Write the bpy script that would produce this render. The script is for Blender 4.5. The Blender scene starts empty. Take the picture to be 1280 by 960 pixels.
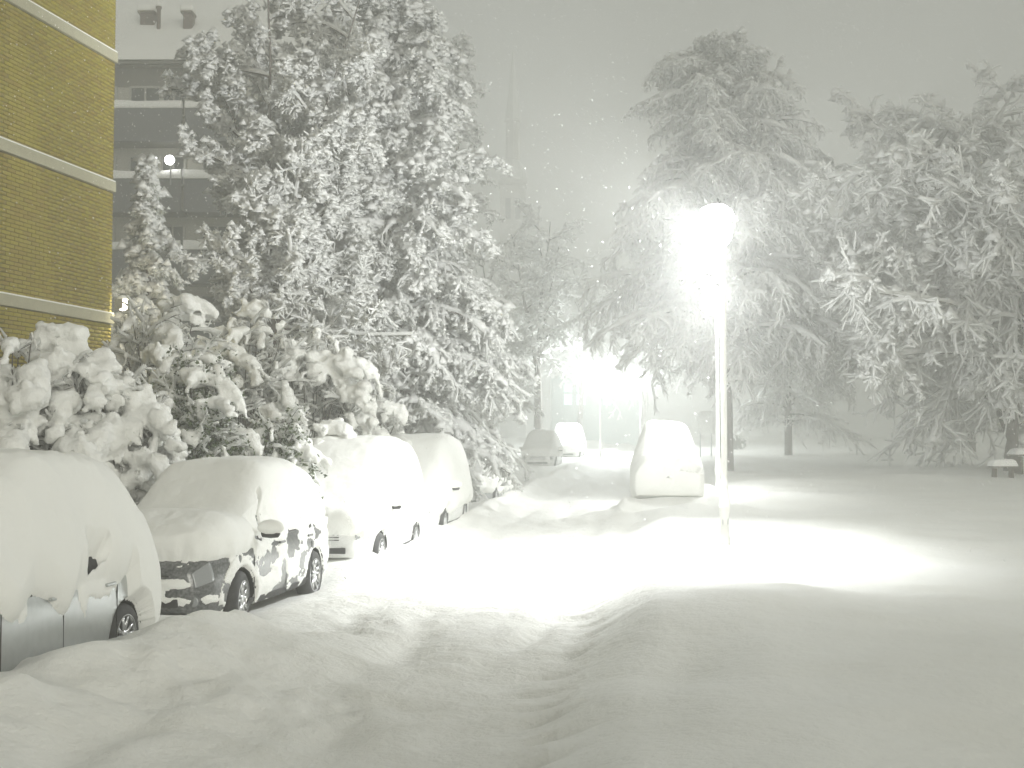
import bpy, bmesh, math, random
import numpy as np
from mathutils import Vector, Matrix

random.seed(7)
RNG = np.random.default_rng(11)
scene = bpy.context.scene
COL = scene.collection
R = math.radians

# ------------------------------------------------------------------ camera
CAM_Z = 2.3
cam_d = bpy.data.cameras.new("camera")
cam_d.sensor_width = 36.0
cam_d.lens = 36.0 * 1500 / 1280
cam_d.clip_start = 0.05
cam_d.clip_end = 2000
cam = bpy.data.objects.new("camera", cam_d)
COL.objects.link(cam)
cam.location = (0, 0, CAM_Z)
cam.rotation_euler = (R(90) + math.atan(66 / 1500), 0, 0)
scene.camera = cam

# ------------------------------------------------------------------ night sky (low cloud lit by the town) and faint sky light, plus an added front fill sun
SKY_COL = (0.318, 0.324, 0.303)
SKY_STR = 1.0
world = bpy.data.worlds.new("World")
scene.world = world
world.use_nodes = True
wn = world.node_tree
wn.nodes.clear()
w_out = wn.nodes.new("ShaderNodeOutputWorld")
w_bg = wn.nodes.new("ShaderNodeBackground")
w_bg2 = wn.nodes.new("ShaderNodeBackground")
w_add = wn.nodes.new("ShaderNodeAddShader")
w_sky = wn.nodes.new("ShaderNodeTexSky")
w_sky.sky_type = 'NISHITA'
w_sky.sun_disc = False
w_sky.sun_elevation = R(11)
w_sky.sun_rotation = R(149)
w_bg.inputs[1].default_value = 0.004
w_bg2.inputs[0].default_value = (*SKY_COL, 1)
w_bg2.inputs[1].default_value = SKY_STR
wn.links.new(w_sky.outputs[0], w_bg.inputs[0])
wn.links.new(w_bg.outputs[0], w_add.inputs[0])
wn.links.new(w_bg2.outputs[0], w_add.inputs[1])
wn.links.new(w_add.outputs[0], w_out.inputs[0])

sun_d = bpy.data.lights.new("front_fill_sun", 'SUN')
sun_d.energy = 2.3
sun_d.angle = R(35)
sun_d.color = (1.0, 0.97, 0.87)
sun = bpy.data.objects.new("front_fill_sun", sun_d)
COL.objects.link(sun)
# added low fill from behind the camera, right, standing in for unseen street lamps
sun.rotation_euler = Vector((-0.50, 0.84, -0.19)).to_track_quat('-Z', 'Y').to_euler()

vs = scene.view_settings
vs.view_transform = 'Standard'
vs.look = 'None'
vs.gamma = 1.0
vs.use_curve_mapping = False
vs.exposure = 0.0
scene.render.engine = 'CYCLES'
cy = scene.cycles
cy.use_denoising = True
cy.max_bounces = 9
cy.diffuse_bounces = 7
cy.glossy_bounces = 2
cy.transmission_bounces = 2
cy.volume_bounces = 2
cy.sample_clamp_indirect = 6.0
cy.caustics_reflective = False
cy.caustics_refractive = False

LAMP1_W = 6400
LAMP_TINT = (0.98, 1.0, 1.0)
HAZE_DENSITY = 0.0104

# ------------------------------------------------------------------ numeric helpers
_LAT = np.random.default_rng(5).random((64, 64, 64)).astype(np.float32)

def vnoise(x, y, z=0.0):
    x, y, z = np.broadcast_arrays(np.asarray(x, float), np.asarray(y, float), np.asarray(z, float))
    xi, yi, zi = np.floor(x).astype(int), np.floor(y).astype(int), np.floor(z).astype(int)
    fx, fy, fz = x - xi, y - yi, z - zi
    fx, fy, fz = (f * f * (3 - 2 * f) for f in (fx, fy, fz))
    def L(a, b, c):
        return _LAT[(xi + a) & 63, (yi + b) & 63, (zi + c) & 63]
    a = L(0, 0, 0) * (1 - fx) + L(1, 0, 0) * fx
    b = L(0, 1, 0) * (1 - fx) + L(1, 1, 0) * fx
    c = L(0, 0, 1) * (1 - fx) + L(1, 0, 1) * fx
    d = L(0, 1, 1) * (1 - fx) + L(1, 1, 1) * fx
    return (a * (1 - fy) + b * fy) * (1 - fz) + (c * (1 - fy) + d * fy) * fz

def fbm(x, y, z=0.0, o=4):
    s, a, n = 0.0, 1.0, 0.0
    for k in range(o):
        s = s + a * (vnoise(x * 2 ** k + 7.3 * k, y * 2 ** k + 3.1 * k, np.asarray(z) * 2 ** k) - 0.5)
        n += a
        a *= 0.5
    return s / n * 2

def sstep(a, b, x):
    u = np.clip((np.asarray(x, float) - a) / (b - a), 0, 1)
    return u * u * (3 - 2 * u)

AX = 0.14                       # the street runs along (AX, 1)
AXN = np.array([AX, 1.0]) / math.hypot(AX, 1)
HEAD = math.atan2(1, AX)        # heading of the street axis

def base_z(y):
    d = np.maximum(0, np.asarray(y, float) - 16)
    r = 0.018 * d * d / (d + 10)
    return 1.9 * np.tanh(r / 1.9)

def gauss(x, s):
    return np.exp(-(np.asarray(x) / s) ** 2)

def ground_z(x, y, detail=True):
    x = np.asarray(x, float); y = np.asarray(y, float)
    t = x - AX * y
    w = 0.25 * fbm(y * 0.35, x * 0.05 + 9, 1.0, 3)
    t2 = t + w
    z = base_z(y) + 0.07
    # deep untouched snow on the right
    deep = sstep(-1.35, -0.25, t2)
    park = sstep(25, 29, y) * (1 - sstep(0.5, 1.3, t2))
    z = z + deep * (0.40 - 0.22 * park)
    ridge = gauss((y - 13.1 - 0.35 * fbm(x * .4, 3.3, 0, 2)) / 1.0, 1.5) * sstep(-0.9, 0.6, t2)
    z = z + 0.10 * ridge
    # scooped edge of the bank
    z = z - 0.20 * gauss(t2 + 0.15, 0.55) * gauss(y - 10.4, 1.1)
    z = z - 0.13 * gauss(t2 + 0.45, 0.5) * gauss(y - 8.2, 0.9)
    # left: kerbside bank in front of the first car
    nb = fbm(x * 1.6, y * 1.6, 2.0, 3)
    lb = (1 - sstep(12.6, 14.0, y))
    z = z + lb * (0.33 + 0.13 * nb) * (1 - sstep(-5.0, -2.7, t2)) * 1.0
    z = z + lb * 0.20 * gauss((t2 + 4.8) / 0.5, 1) * (0.55 + 1.1 * fbm(y * 1.3, x * .8, 4.4, 3))
    # ridge along the other cars on the left
    z = z + (1 - lb) * (0.15 + 0.12 * fbm(x * 1.2, y * 0.9, 6.0, 3)) * gauss(t2 + 4.95, 0.45) * (.25 + .75 * sstep(17.5, 19.5, y))
    z = z + .20 * sstep(18, 20, y) * (1 - sstep(-5.2, -4.8, t))
    # pavement and gardens on the left
    z = z + sstep(-7.2, -8.0, t) * 0.35
    # ploughed heap behind the parked car on the right
    z = z + (0.40 + .25 * fbm(x * 1.1, y * 1.1, 14.0, 2)) * gauss((t2 + 0.4) / 1.5, 1) * gauss(y - 28.3, 0.75)
    z = z + 0.36 * sstep(-1.75, -1.35, t) * (1 - sstep(.75, 1.3, t)) * sstep(29.0, 30.2, y) * (1 - sstep(36, 37, y))
    z = z + 0.28 * gauss((t2 + 1.75) / 0.8, 1) * gauss(y - 30.0, 1.4)
    # drifts in the park
    pk = sstep(0.6, 2.5, t)
    z = z + pk * 0.28 * fbm(x * 0.16, y * 0.42, 3.0, 3)
    # wheel ruts in the road
    road = sstep(-5.0, -4.4, t) * (1 - sstep(-1.7, -1.1, t))
    for rt in (-1.95, -3.35, -2.6, -4.1):
        wob = 0.55 * fbm(y * 0.16, rt * 2.3, 0, 3)
        z = z - road * 0.075 * gauss(t - rt - wob, 0.17 + .1 * vnoise(y * .9, rt)) * np.clip(vnoise(y * 0.55, rt * 3.0) * 1.7 - .45, 0, 1)
    z = z + road * 0.075 * fbm(t * 1.0, y * 0.75, 8.0, 3)
    if detail:
        near = 1 - sstep(25, 60, y)
        z = z + near * (0.018 + 0.022 * road) * fbm(x * 3.4, y * 3.4, 5.0, 4)
        z = z + 0.06 * fbm(x * 0.55, y * 0.55, 4.0, 3)
        # trodden, chunky patch in the road
        ch = np.clip(fbm(x * 0.7, y * 0.5, 12.0, 2) + 0.15, 0, 1) * road * near
        z = z + ch * 0.11 * fbm(x * 6.5, y * 6.5, 9.0, 3)
        z = z + near * .035 * (1 - road) * np.clip(fbm(x * 1.3, y * 1.3, 21.0, 4) - .05, 0, 1)
        # old footprints and broken crust beside the bank
        tr_ = gauss((t + 1.15 + .2 * np.sin(y * 1.3)) / .22, 1)
        z = z - near * tr_ * .10 * np.clip(np.sin(y * 8.2 + 1.5 * np.sin(y * .7)), 0, 1) ** 2
    return z

def gz(x, y):
    return float(ground_z(np.array(x), np.array(y), False))

# ------------------------------------------------------------------ object helpers
def tag(o, label=None, cat=None, group=None, kind=None):
    if label: o["label"] = label
    if cat: o["category"] = cat
    if group: o["group"] = group
    if kind: o["kind"] = kind
    return o

def new_mesh(name, V, F):
    V = np.ascontiguousarray(V, np.float32)
    me = bpy.data.meshes.new(name)
    if isinstance(F, np.ndarray):
        k = F.shape[1]
        me.vertices.add(len(V)); me.vertices.foreach_set("co", V.ravel())
        me.loops.add(F.size); me.loops.foreach_set("vertex_index", np.ascontiguousarray(F, np.int32).ravel())
        me.polygons.add(len(F)); me.polygons.foreach_set("loop_start", np.arange(0, F.size, k, dtype=np.int32))
        me.update(calc_edges=True)
    else:
        me.from_pydata([tuple(map(float, v)) for v in V], [], F)
        me.update()
    return me

def smooth(me, on=True):
    me.polygons.foreach_set("use_smooth", np.full(len(me.polygons), on))

def obj(name, me, mat, parent=None, sm=False, loc=None):
    o = bpy.data.objects.new(name, me)
    COL.objects.link(o)
    if mat is not None and len(me.materials) == 0:
        me.materials.append(mat)
    if sm: smooth(me)
    if parent is not None: o.parent = parent
    if loc is not None: o.location = loc
    return o

def empty(name, loc=(0, 0, 0), rz=0.0, label=None, cat=None, group=None):
    e = bpy.data.objects.new(name, None)
    e.empty_display_size = 0.2
    COL.objects.link(e)
    e.location = loc
    e.rotation_euler = (0, 0, rz)
    tag(e, label, cat, group)
    return e

class MB:
    """collects simple solids into one mesh"""
    def __init__(self): self.V = []; self.F = []
    def add(self, V, F):
        n = len(self.V)
        self.V += [tuple(v) for v in V]
        self.F += [tuple(i + n for i in f) for f in F]
        return self
    def box(self, c, s, rz=0.0, rx=0.0):
        m = Matrix.Rotation(rz, 3, 'Z') @ Matrix.Rotation(rx, 3, 'X')
        V = []
        for z in (-.5, .5):
            for x, y in ((-.5, -.5), (.5, -.5), (.5, .5), (-.5, .5)):
                V.append(Vector(c) + m @ Vector((x * s[0], y * s[1], z * s[2])))
        return self.add(V, [(3, 2, 1, 0), (4, 5, 6, 7), (0, 1, 5, 4), (1, 2, 6, 5), (2, 3, 7, 6), (3, 0, 4, 7)])
    def lathe(self, prof, n=24, c=(0, 0, 0), axis='Z', caps=True):
        V = []; F = []
        for r, z in prof:
            for k in range(n):
                a = 2 * math.pi * k / n
                p = (r * math.cos(a), r * math.sin(a), z)
                if axis == 'Y': p = (p[0], p[2], p[1])
                if axis == 'X': p = (p[2], p[0], p[1])
                V.append((p[0] + c[0], p[1] + c[1], p[2] + c[2]))
        for i in range(len(prof) - 1):
            for k in range(n):
                F.append((i * n + k, i * n + (k + 1) % n, (i + 1) * n + (k + 1) % n, (i + 1) * n + k))
        if caps:
            F.append(tuple(range(n - 1, -1, -1)))
            F.append(tuple((len(prof) - 1) * n + k for k in range(n)))
        return self.add(V, F)
    def bar(self, p0, p1, r0, r1=None, n=8):
        if r1 is None: r1 = r0
        V, F = tubes(np.array([p0]), np.array([p1]), np.array([r0]), np.array([r1]), n)
        self.add(V, [tuple(f) for f in F])
        m = len(self.V)
        self.F.append(tuple(range(m - 2 * n + n - 1, m - 2 * n - 1, -1)))
        self.F.append(tuple(range(m - n, m)))
        return self
    def build(self, name, mat, parent=None, sm=False, bevel=0.0, seg=2):
        me = bpy.data.meshes.new(name)
        me.from_pydata(self.V, [], self.F)
        me.update()
        if bevel > 0:
            bm = bmesh.new(); bm.from_mesh(me)
            bmesh.ops.bevel(bm, geom=list(bm.edges), offset=bevel, segments=seg, affect='EDGES', profile=0.6)
            bm.to_mesh(me); bm.free()
        return obj(name, me, mat, parent, sm)

def tubes(P0, P1, R0, R1, n=4, sq=1.0):
    """many frusta at once"""
    P0 = np.asarray(P0, float); P1 = np.asarray(P1, float)
    R0 = np.asarray(R0, float); R1 = np.asarray(R1, float)
    d = P1 - P0
    L = np.linalg.norm(d, axis=1, keepdims=True) + 1e-9
    d = d / L
    up = np.where(np.abs(d[:, 2:3]) > 0.9, np.array([[1., 0, 0]]), np.array([[0, 0, 1.]]))
    a = np.cross(up, d); a /= np.linalg.norm(a, axis=1, keepdims=True) + 1e-9
    b = np.cross(d, a)
    N = len(P0)
    ang = np.arange(n) * 2 * math.pi / n + math.pi / n
    ca, sa = np.cos(ang), np.sin(ang)
    off = a[:, None, :] * ca[None, :, None] + b[:, None, :] * sa[None, :, None] * sq
    V = np.empty((N, 2, n, 3))
    V[:, 0] = P0[:, None] + off * R0[:, None, None]
    V[:, 1] = P1[:, None] + off * R1[:, None, None]
    idx = (np.arange(N) * 2 * n)[:, None]
    k = np.arange(n)[None]
    k2 = (k + 1) % n
    F = np.stack([idx + k, idx + k2, idx + n + k2, idx + n + k], -1).reshape(-1, 4)
    return V.reshape(-1, 3), F

def cat_mesh(parts):
    V = []; F = []; n = 0
    for v, f in parts:
        V.append(v); F.append(f + n); n += len(v)
    return np.concatenate(V), np.concatenate(F)

# ------------------------------------------------------------------ materials
def mat(name, col, rough=0.6, metal=0.0, spec=0.5, noise=None, bump=None, coat=0.0):
    """noise = (scale, colour2, amount), bump = (scale, strength, distance)"""
    m = bpy.data.materials.new(name)
    m.use_nodes = True
    nt = m.node_tree
    b = nt.nodes["Principled BSDF"]
    b.inputs["Base Color"].default_value = (*col, 1)
    b.inputs["Roughness"].default_value = rough
    b.inputs["Metallic"].default_value = metal
    b.inputs["Specular IOR Level"].default_value = spec
    b.inputs["Coat Weight"].default_value = coat
    tc = None
    if noise or bump:
        tc = nt.nodes.new("ShaderNodeTexCoord")
    if noise:
        n = nt.nodes.new("ShaderNodeTexNoise")
        n.inputs["Scale"].default_value = noise[0]
        n.inputs["Detail"].default_value = 6
        nt.links.new(tc.outputs["Object"], n.inputs["Vector"])
        mx = nt.nodes.new("ShaderNodeMix"); mx.data_type = 'RGBA'
        mr = nt.nodes.new("ShaderNodeMapRange")
        mr.inputs[1].default_value = 0.35; mr.inputs[2].default_value = 0.68
        mr.inputs[4].default_value = noise[2]
        nt.links.new(n.outputs[0], mr.inputs[0])
        nt.links.new(mr.outputs[0], mx.inputs[0])
        mx.inputs[6].default_value = (*col, 1)
        mx.inputs[7].default_value = (*noise[1], 1)
        nt.links.new(mx.outputs[2], b.inputs["Base Color"])
    if bump:
        n2 = nt.nodes.new("ShaderNodeTexNoise")
        n2.inputs["Scale"].default_value = bump[0]
        n2.inputs["Detail"].default_value = 9
        n2.inputs["Roughness"].default_value = 0.62
        nt.links.new(tc.outputs["Object"], n2.inputs["Vector"])
        bp = nt.nodes.new("ShaderNodeBump")
        bp.inputs["Strength"].default_value = bump[1]
        bp.inputs["Distance"].default_value = bump[2]
        nt.links.new(n2.outputs[0], bp.inputs["Height"])
        nt.links.new(bp.outputs[0], b.inputs["Normal"])
    return m

def emis(name, col, strength):
    m = bpy.data.materials.new(name)
    m.use_nodes = True
    nt = m.node_tree
    nt.nodes.clear()
    o = nt.nodes.new("ShaderNodeOutputMaterial")
    e = nt.nodes.new("ShaderNodeEmission")
    e.inputs[0].default_value = (*col, 1)
    e.inputs[1].default_value = strength
    nt.links.new(e.outputs[0], o.inputs[0])
    return m

M = {}
M['snow'] = mat("snow", (0.86, 0.865, 0.84), 0.75, spec=0.25, bump=(9, 0.35, 0.03))
M['snow_clump'] = mat("snow_clump", (0.87, 0.875, 0.85), 0.75, spec=0.25, bump=(17, 0.75, 0.05))
M['snow_ground'] = mat("snow_ground", (0.86, 0.865, 0.84), 0.75, spec=0.25, noise=(0.7, (0.80, 0.80, 0.76), 0.6), bump=(9, 0.6, 0.045))
M['snow_road'] = mat("snow_road", (0.84, 0.84, 0.81), 0.7, spec=0.25, noise=(1.3, (0.74, 0.735, 0.69), 0.6), bump=(8, 0.8, 0.05))
M['snow_twig'] = mat("snow_twig", (0.94, 0.945, 0.925), 0.8, spec=0.2)
def translucent(m, amount, col):
    nt = m.node_tree
    out = nt.nodes["Material Output"]; b = nt.nodes["Principled BSDF"]
    t = nt.nodes.new("ShaderNodeBsdfTranslucent"); t.inputs[0].default_value = (*col, 1)
    mx = nt.nodes.new("ShaderNodeMixShader"); mx.inputs[0].default_value = amount
    nt.links.new(b.outputs[0], mx.inputs[1]); nt.links.new(t.outputs[0], mx.inputs[2]); nt.links.new(mx.outputs[0], out.inputs[0])
translucent(M['snow_twig'], 0.60, (0.95, 0.955, 0.94))
M['bark'] = mat("bark", (0.075, 0.065, 0.055), 0.9, noise=(6, (0.16, 0.15, 0.14), 0.6), bump=(20, 0.6, 0.02))
M['twig'] = mat("twig", (0.30, 0.29, 0.26), 0.9)
M['needle'] = mat("needle", (0.20, 0.215, 0.18), 0.8, noise=(3, (0.60, 0.61, 0.58), 0.9))
M['leaf'] = mat("leaf", (0.05, 0.075, 0.03), 0.5, noise=(8, (0.09, 0.12, 0.05), 0.8))
M['silver'] = mat("silver_paint", (0.50, 0.52, 0.52), 0.33, 0.75, coat=0.4, noise=(14, (0.40, 0.42, 0.42), 0.5))
M['darkgrey'] = mat("dark_grey_paint", (0.055, 0.058, 0.062), 0.28, 0.3, coat=0.6, noise=(30, (0.34, 0.345, 0.34), 0.5))
M['white_paint'] = mat("white_paint", (0.72, 0.73, 0.72), 0.35, 0.0, coat=0.5, noise=(10, (0.6, 0.6, 0.58), 0.4))
M['grey_paint'] = mat("grey_paint", (0.33, 0.34, 0.35), 0.35, 0.5, coat=0.5, noise=(10, (0.42, 0.42, 0.42), 0.4))
M['blue_paint'] = mat("blue_grey_paint", (0.20, 0.24, 0.29), 0.35, 0.4, coat=0.5, noise=(10, (0.32, 0.34, 0.36), 0.4))
M['glass'] = mat("car_glass", (0.012, 0.013, 0.016), 0.25, 0.0, spec=0.25)
M['rubber'] = mat("tyre_rubber", (0.022, 0.022, 0.024), 0.75, noise=(15, (0.07, 0.07, 0.07), 0.6))
M['plastic'] = mat("black_plastic", (0.018, 0.018, 0.02), 0.6, noise=(10, (0.05, 0.05, 0.05), 0.5))
M['alloy'] = mat("alloy", (0.62, 0.63, 0.64), 0.3, 0.9, noise=(9, (0.8, 0.8, 0.8), 0.5))
M['lampglass'] = mat("headlight_glass", (0.30, 0.31, 0.32), 0.12, 0.2, coat=1.0)
M['redglass'] = mat("tail_light_glass", (0.25, 0.03, 0.03), 0.2, 0.0, coat=1.0)
M['plate'] = mat("number_plate_white", (0.75, 0.75, 0.74), 0.4)
M['steel'] = mat("galvanised_steel", (0.42, 0.43, 0.43), 0.5, 0.6, noise=(12, (0.3, 0.3, 0.3), 0.5))
M['concrete'] = mat("cream_concrete", (0.40, 0.385, 0.28), 0.85, noise=(5, (0.34, 0.32, 0.23), 0.6), bump=(30, 0.3, 0.01))
M['mortar'] = mat("mortar", (0.09, 0.07, 0.022), 0.95)
M['dark_render'] = mat("dark_render", (0.13, 0.13, 0.12), 0.9, noise=(1.5, (0.18, 0.175, 0.15), 0.6))
M['parapet'] = mat("parapet_panel", (0.12, 0.125, 0.135), 0.8, noise=(1.2, (0.12, 0.125, 0.13), 0.6))
M['facade'] = mat("grey_facade", (0.42, 0.415, 0.37), 0.9, noise=(1.0, (0.42, 0.41, 0.36), 0.6))
M['frame'] = mat("window_frame", (0.38, 0.38, 0.35), 0.6)
M['pane'] = mat("window_pane", (0.04, 0.045, 0.05), 0.12, spec=0.6)
M['chimney'] = mat("chimney_brick", (0.11, 0.09, 0.08), 0.9, noise=(6, (0.20, 0.14, 0.12), 0.6))
M['stone'] = mat("church_stone", (0.50, 0.49, 0.465), 0.9, noise=(0.4, (0.22, 0.21, 0.20), 0.6))
M['copper'] = mat("spire_metal", (0.55, 0.56, 0.54), 0.7, noise=(0.5, (0.22, 0.24, 0.23), 0.5))
M['teal'] = mat("teal_cladding", (0.30, 0.42, 0.42), 0.7, noise=(0.6, (0.36, 0.46, 0.46), 0.5))
M['wood'] = mat("bench_wood", (0.09, 0.07, 0.05), 0.8, noise=(6, (0.14, 0.11, 0.08), 0.6))
M['board'] = mat("sign_board_grey", (0.5, 0.51, 0.5), 0.6)
def glow_glass(name, col, strength):
    m = emis(name, col, strength)
    nt = m.node_tree
    o = nt.nodes["Material Output"]; e = nt.nodes["Emission"]
    t = nt.nodes.new("ShaderNodeBsdfTransparent"); t.inputs[0].default_value = (.95, .95, .95, 1)
    a = nt.nodes.new("ShaderNodeAddShader")
    nt.links.new(e.outputs[0], a.inputs[0]); nt.links.new(t.outputs[0], a.inputs[1]); nt.links.new(a.outputs[0], o.inputs[0])
    return m
M['lamp_on'] = glow_glass("lamp_light", LAMP_TINT, 14)
M['lamp_far'] = glow_glass("far_lamp_light", (0.96, 1.0, 1.0), 14)
M['bulb_warm'] = emis("porch_bulb", (1.0, 0.92, 0.66), 30)
M['bulb_cool'] = emis("balcony_bulb", (1.0, 1.0, 0.97), 12)
M['lit_window'] = emis("lit_window", (0.62, 0.95, 0.95), 1.6)

def brick_material():
    m = bpy.data.materials.new("yellow_brick")
    m.use_nodes = True
    nt = m.node_tree
    b = nt.nodes["Principled BSDF"]
    b.inputs["Roughness"].default_value = 0.85
    b.inputs["Specular IOR Level"].default_value = 0.25
    g = nt.nodes.new("ShaderNodeNewGeometry")
    mp = nt.nodes.new("ShaderNodeVectorMath"); mp.operation = 'SUBTRACT'
    mp.inputs[1].default_value = (BC[0], BC[1], 0)
    dt = nt.nodes.new("ShaderNodeVectorMath"); dt.operation = 'DOT_PRODUCT'
    dt.inputs[1].default_value = (-BD[0], -BD[1], 0)
    sx = nt.nodes.new("ShaderNodeSeparateXYZ")
    nt.links.new(g.outputs["Position"], mp.inputs[0])
    nt.links.new(mp.outputs[0], dt.inputs[0])
    nt.links.new(g.outputs["Position"], sx.inputs[0])
    def math_(op, a, bb):
        n = nt.nodes.new("ShaderNodeMath"); n.operation = op
        for i, v in enumerate((a, bb)):
            if v is None: continue
            if isinstance(v, (int, float)): n.inputs[i].default_value = v
            else: nt.links.new(v, n.inputs[i])
        return n.outputs[0]
    row = math_('FLOOR', math_('DIVIDE', sx.outputs[2], CH), None)
    half = math_('MULTIPLY', math_('MODULO', row, 2.0), 0.5)
    colm = math_('FLOOR', math_('ADD', math_('DIVIDE', dt.outputs["Value"], BL), half), None)
    cx = nt.nodes.new("ShaderNodeCombineXYZ")
    nt.links.new(row, cx.inputs[0]); nt.links.new(colm, cx.inputs[1])
    wnz = nt.nodes.new("ShaderNodeTexWhiteNoise"); wnz.noise_dimensions = '2D'
    nt.links.new(cx.outputs[0], wnz.inputs["Vector"])
    cr = nt.nodes.new("ShaderNodeValToRGB")
    e = cr.color_ramp.elements
    e[0].position = 0.0; e[0].color = (0.32, 0.255, 0.042, 1)
    e[1].position = 1.0; e[1].color = (0.385, 0.338, 0.056, 1)
    a = cr.color_ramp.elements.new(0.25); a.color = (0.355, 0.308, 0.042, 1)
    a = cr.color_ramp.elements.new(0.6); a.color = (0.375, 0.328, 0.044, 1)
    a = cr.color_ramp.elements.new(0.86); a.color = (0.33, 0.258, 0.048, 1)
    nt.links.new(wnz.outputs[0], cr.inputs[0])
    nz = nt.nodes.new("ShaderNodeTexNoise"); nz.inputs["Scale"].default_value = 0.6; nz.inputs["Detail"].default_value = 5
    nt.links.new(g.outputs["Position"], nz.inputs["Vector"])
    mx = nt.nodes.new("ShaderNodeMix"); mx.data_type = 'RGBA'; mx.blend_type = 'MULTIPLY'
    mx.inputs[7].default_value = (0.72, 0.66, 0.60, 1)
    nt.links.new(nz.outputs[0], mx.inputs[0])
    nt.links.new(cr.outputs[0], mx.inputs[6])
    nt.links.new(mx.outputs[2], b.inputs["Base Color"])
    return m

# ------------------------------------------------------------------ ground: one sheet cut into road, pavement and park
def spaced(a, b, s0, s1):
    v = [a]; n = 0
    while v[-1] < b:
        f = (v[-1] - a) / (b - a)
        v.append(v[-1] + s0 + (s1 - s0) * f)
    return v
ys = np.array(list(np.linspace(-34, -12, 10)) + spaced(-10, 3.5, 1.2, 0.4) + spaced(3.9, 22, 0.065, 0.13) + spaced(22.2, 48, 0.13, 0.4) + spaced(48.6, 120, 0.5, 4) + list(np.linspace(128, 300, 24)))
xs = np.array(list(np.linspace(-300, -22, 24)) + spaced(-20, -8.2, 0.8, 0.16) + list(np.concatenate([np.arange(-8.0, -4.6, .11), np.arange(-4.6, 4.4, .085), np.arange(4.4, 9.0, .12)])) + spaced(9.1, 26, 0.1, 0.9) + list(np.linspace(28, 300, 26)))
GX, GY = np.meshgrid(xs, ys)
GZ = ground_z(GX, GY)
ny, nx = GX.shape
GV = np.stack([GX, GY, GZ], -1).reshape(-1, 3)
gi = np.arange(ny * nx).reshape(ny, nx)
GF = np.stack([gi[:-1, :-1], gi[:-1, 1:], gi[1:, 1:], gi[1:, :-1]], -1).reshape(-1, 4)
e1 = GV[GF[:, 2]] - GV[GF[:, 0]]; e2 = GV[GF[:, 3]] - GV[GF[:, 1]]
fn = np.cross(e1, e2)
GN = np.zeros_like(GV)
for k in range(4): np.add.at(GN, GF[:, k], fn)
GN /= np.linalg.norm(GN, axis=1, keepdims=True)
fc = GV[GF].mean(1)
ft = fc[:, 0] - AX * fc[:, 1]
def ground_piece(name, sel, m):
    f = GF[sel]
    u, inv = np.unique(f.ravel(), return_inverse=True)
    me = new_mesh(name, GV[u], inv.reshape(-1, 4))
    smooth(me)
    me.normals_split_custom_set_from_vertices(GN[u].tolist())
    o = obj(name, me, m)
    o["kind"] = "structure"
    return o
ground_piece("road", (ft > -5.2) & (ft <= -0.9), M['snow_road'])
ground_piece("pavement", ft <= -5.2, M['snow_ground'])
ground_piece("ground", ft > -0.9, M['snow_ground'])

# ------------------------------------------------------------------ brick apartment house on the left
BC = np.array([-8.52, 25.4]); BA = math.atan(322 / 1500)
BD = np.array([math.sin(BA), math.cos(BA)])        # along the wall, away from the camera
BNRM = np.array([BD[1], -BD[0]])                   # outward
CH, BL = 0.078, 0.26
M['brick'] = brick_material()
ANG_B = math.atan2(BD[1], BD[0])

def bw(t, out, z):
    p = BC - BD * t + BNRM * out
    return (p[0], p[1], z)

house = empty("brick_house", (BC[0], BC[1], 0), 0, "yellow brick apartment house with cream concrete floor bands at left edge", "house")
def hchild(mb, name, m, bevel=0.0):
    o = mb.build(name, m, house, bevel=bevel)
    o.matrix_parent_inverse = Matrix.Translation((-BC[0], -BC[1], 0))
    return o
core = MB().box(bw(9, -5.012, 7.4), (18, 10.0, 15.6), ANG_B)
hchild(core, "wall", M['mortar'])
bands = (4.80, 7.62, 10.42, 13.22, 1.98)
for z in bands:
    b = MB().box(bw(8.99, -0.02, z), (18.06, 0.16, 0.215), ANG_B)
    hchild(b, "floor_band", M['concrete'], 0.012)
    s = MB().box(bw(8.99, 0.03, z + 0.122), (18.02, 0.05, 0.026), ANG_B)
    hchild(s, "band_snow", M['snow'])
roofcap = MB().box(bw(9, -4.95, 15.35), (18.4, 10.4, 0.3), ANG_B)
hchild(roofcap, "roof", M['concrete'])
roofsnow = MB().box(bw(9, -4.95, 15.7), (18.3, 10.3, 0.4), ANG_B)
hchild(roofsnow, "roof_snow", M['snow'])
# bricks: one shared mesh for the nearest visible 300, the rest joined
bx = MB().box((0, 0, 0), (BL - 0.014, 0.03, CH - 0.016))
bme = bpy.data.meshes.new("brick"); bme.from_pydata(bx.V, [], bx.F); bme.update()
bme.materials.append(M['brick'])
rows = int(15.0 / CH)
cand = []
for r_ in range(rows):
    z = (r_ + 0.5) * CH
    if any(abs(z - bz) < 0.125 for bz in bands): continue
    off = 0.5 * (r_ % 2)
    for c_ in range(0, 34):
        t = (c_ + 0.5 - off) * BL
        if t < 0.02: 
            continue
        p = bw(t, 0, z)
        u = 640 + 1500 * p[0] / p[1]; v = 546 - 1500 * (z - CAM_Z) / p[1]
        vis = (u > 2) and (0 < v < 425)
        cand.append((0 if vis else 1, math.hypot(p[0], p[1], z - CAM_Z), t, z))
cand.sort()
vis_n = 300
Vb, Fb = np.array(bx.V), np.array(bx.F)
ca, sa = math.cos(ANG_B), math.sin(ANG_B)
rot = np.array([[ca, -sa, 0], [sa, ca, 0], [0, 0, 1]])
restV = []; restF = []; nb_ = 0
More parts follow.
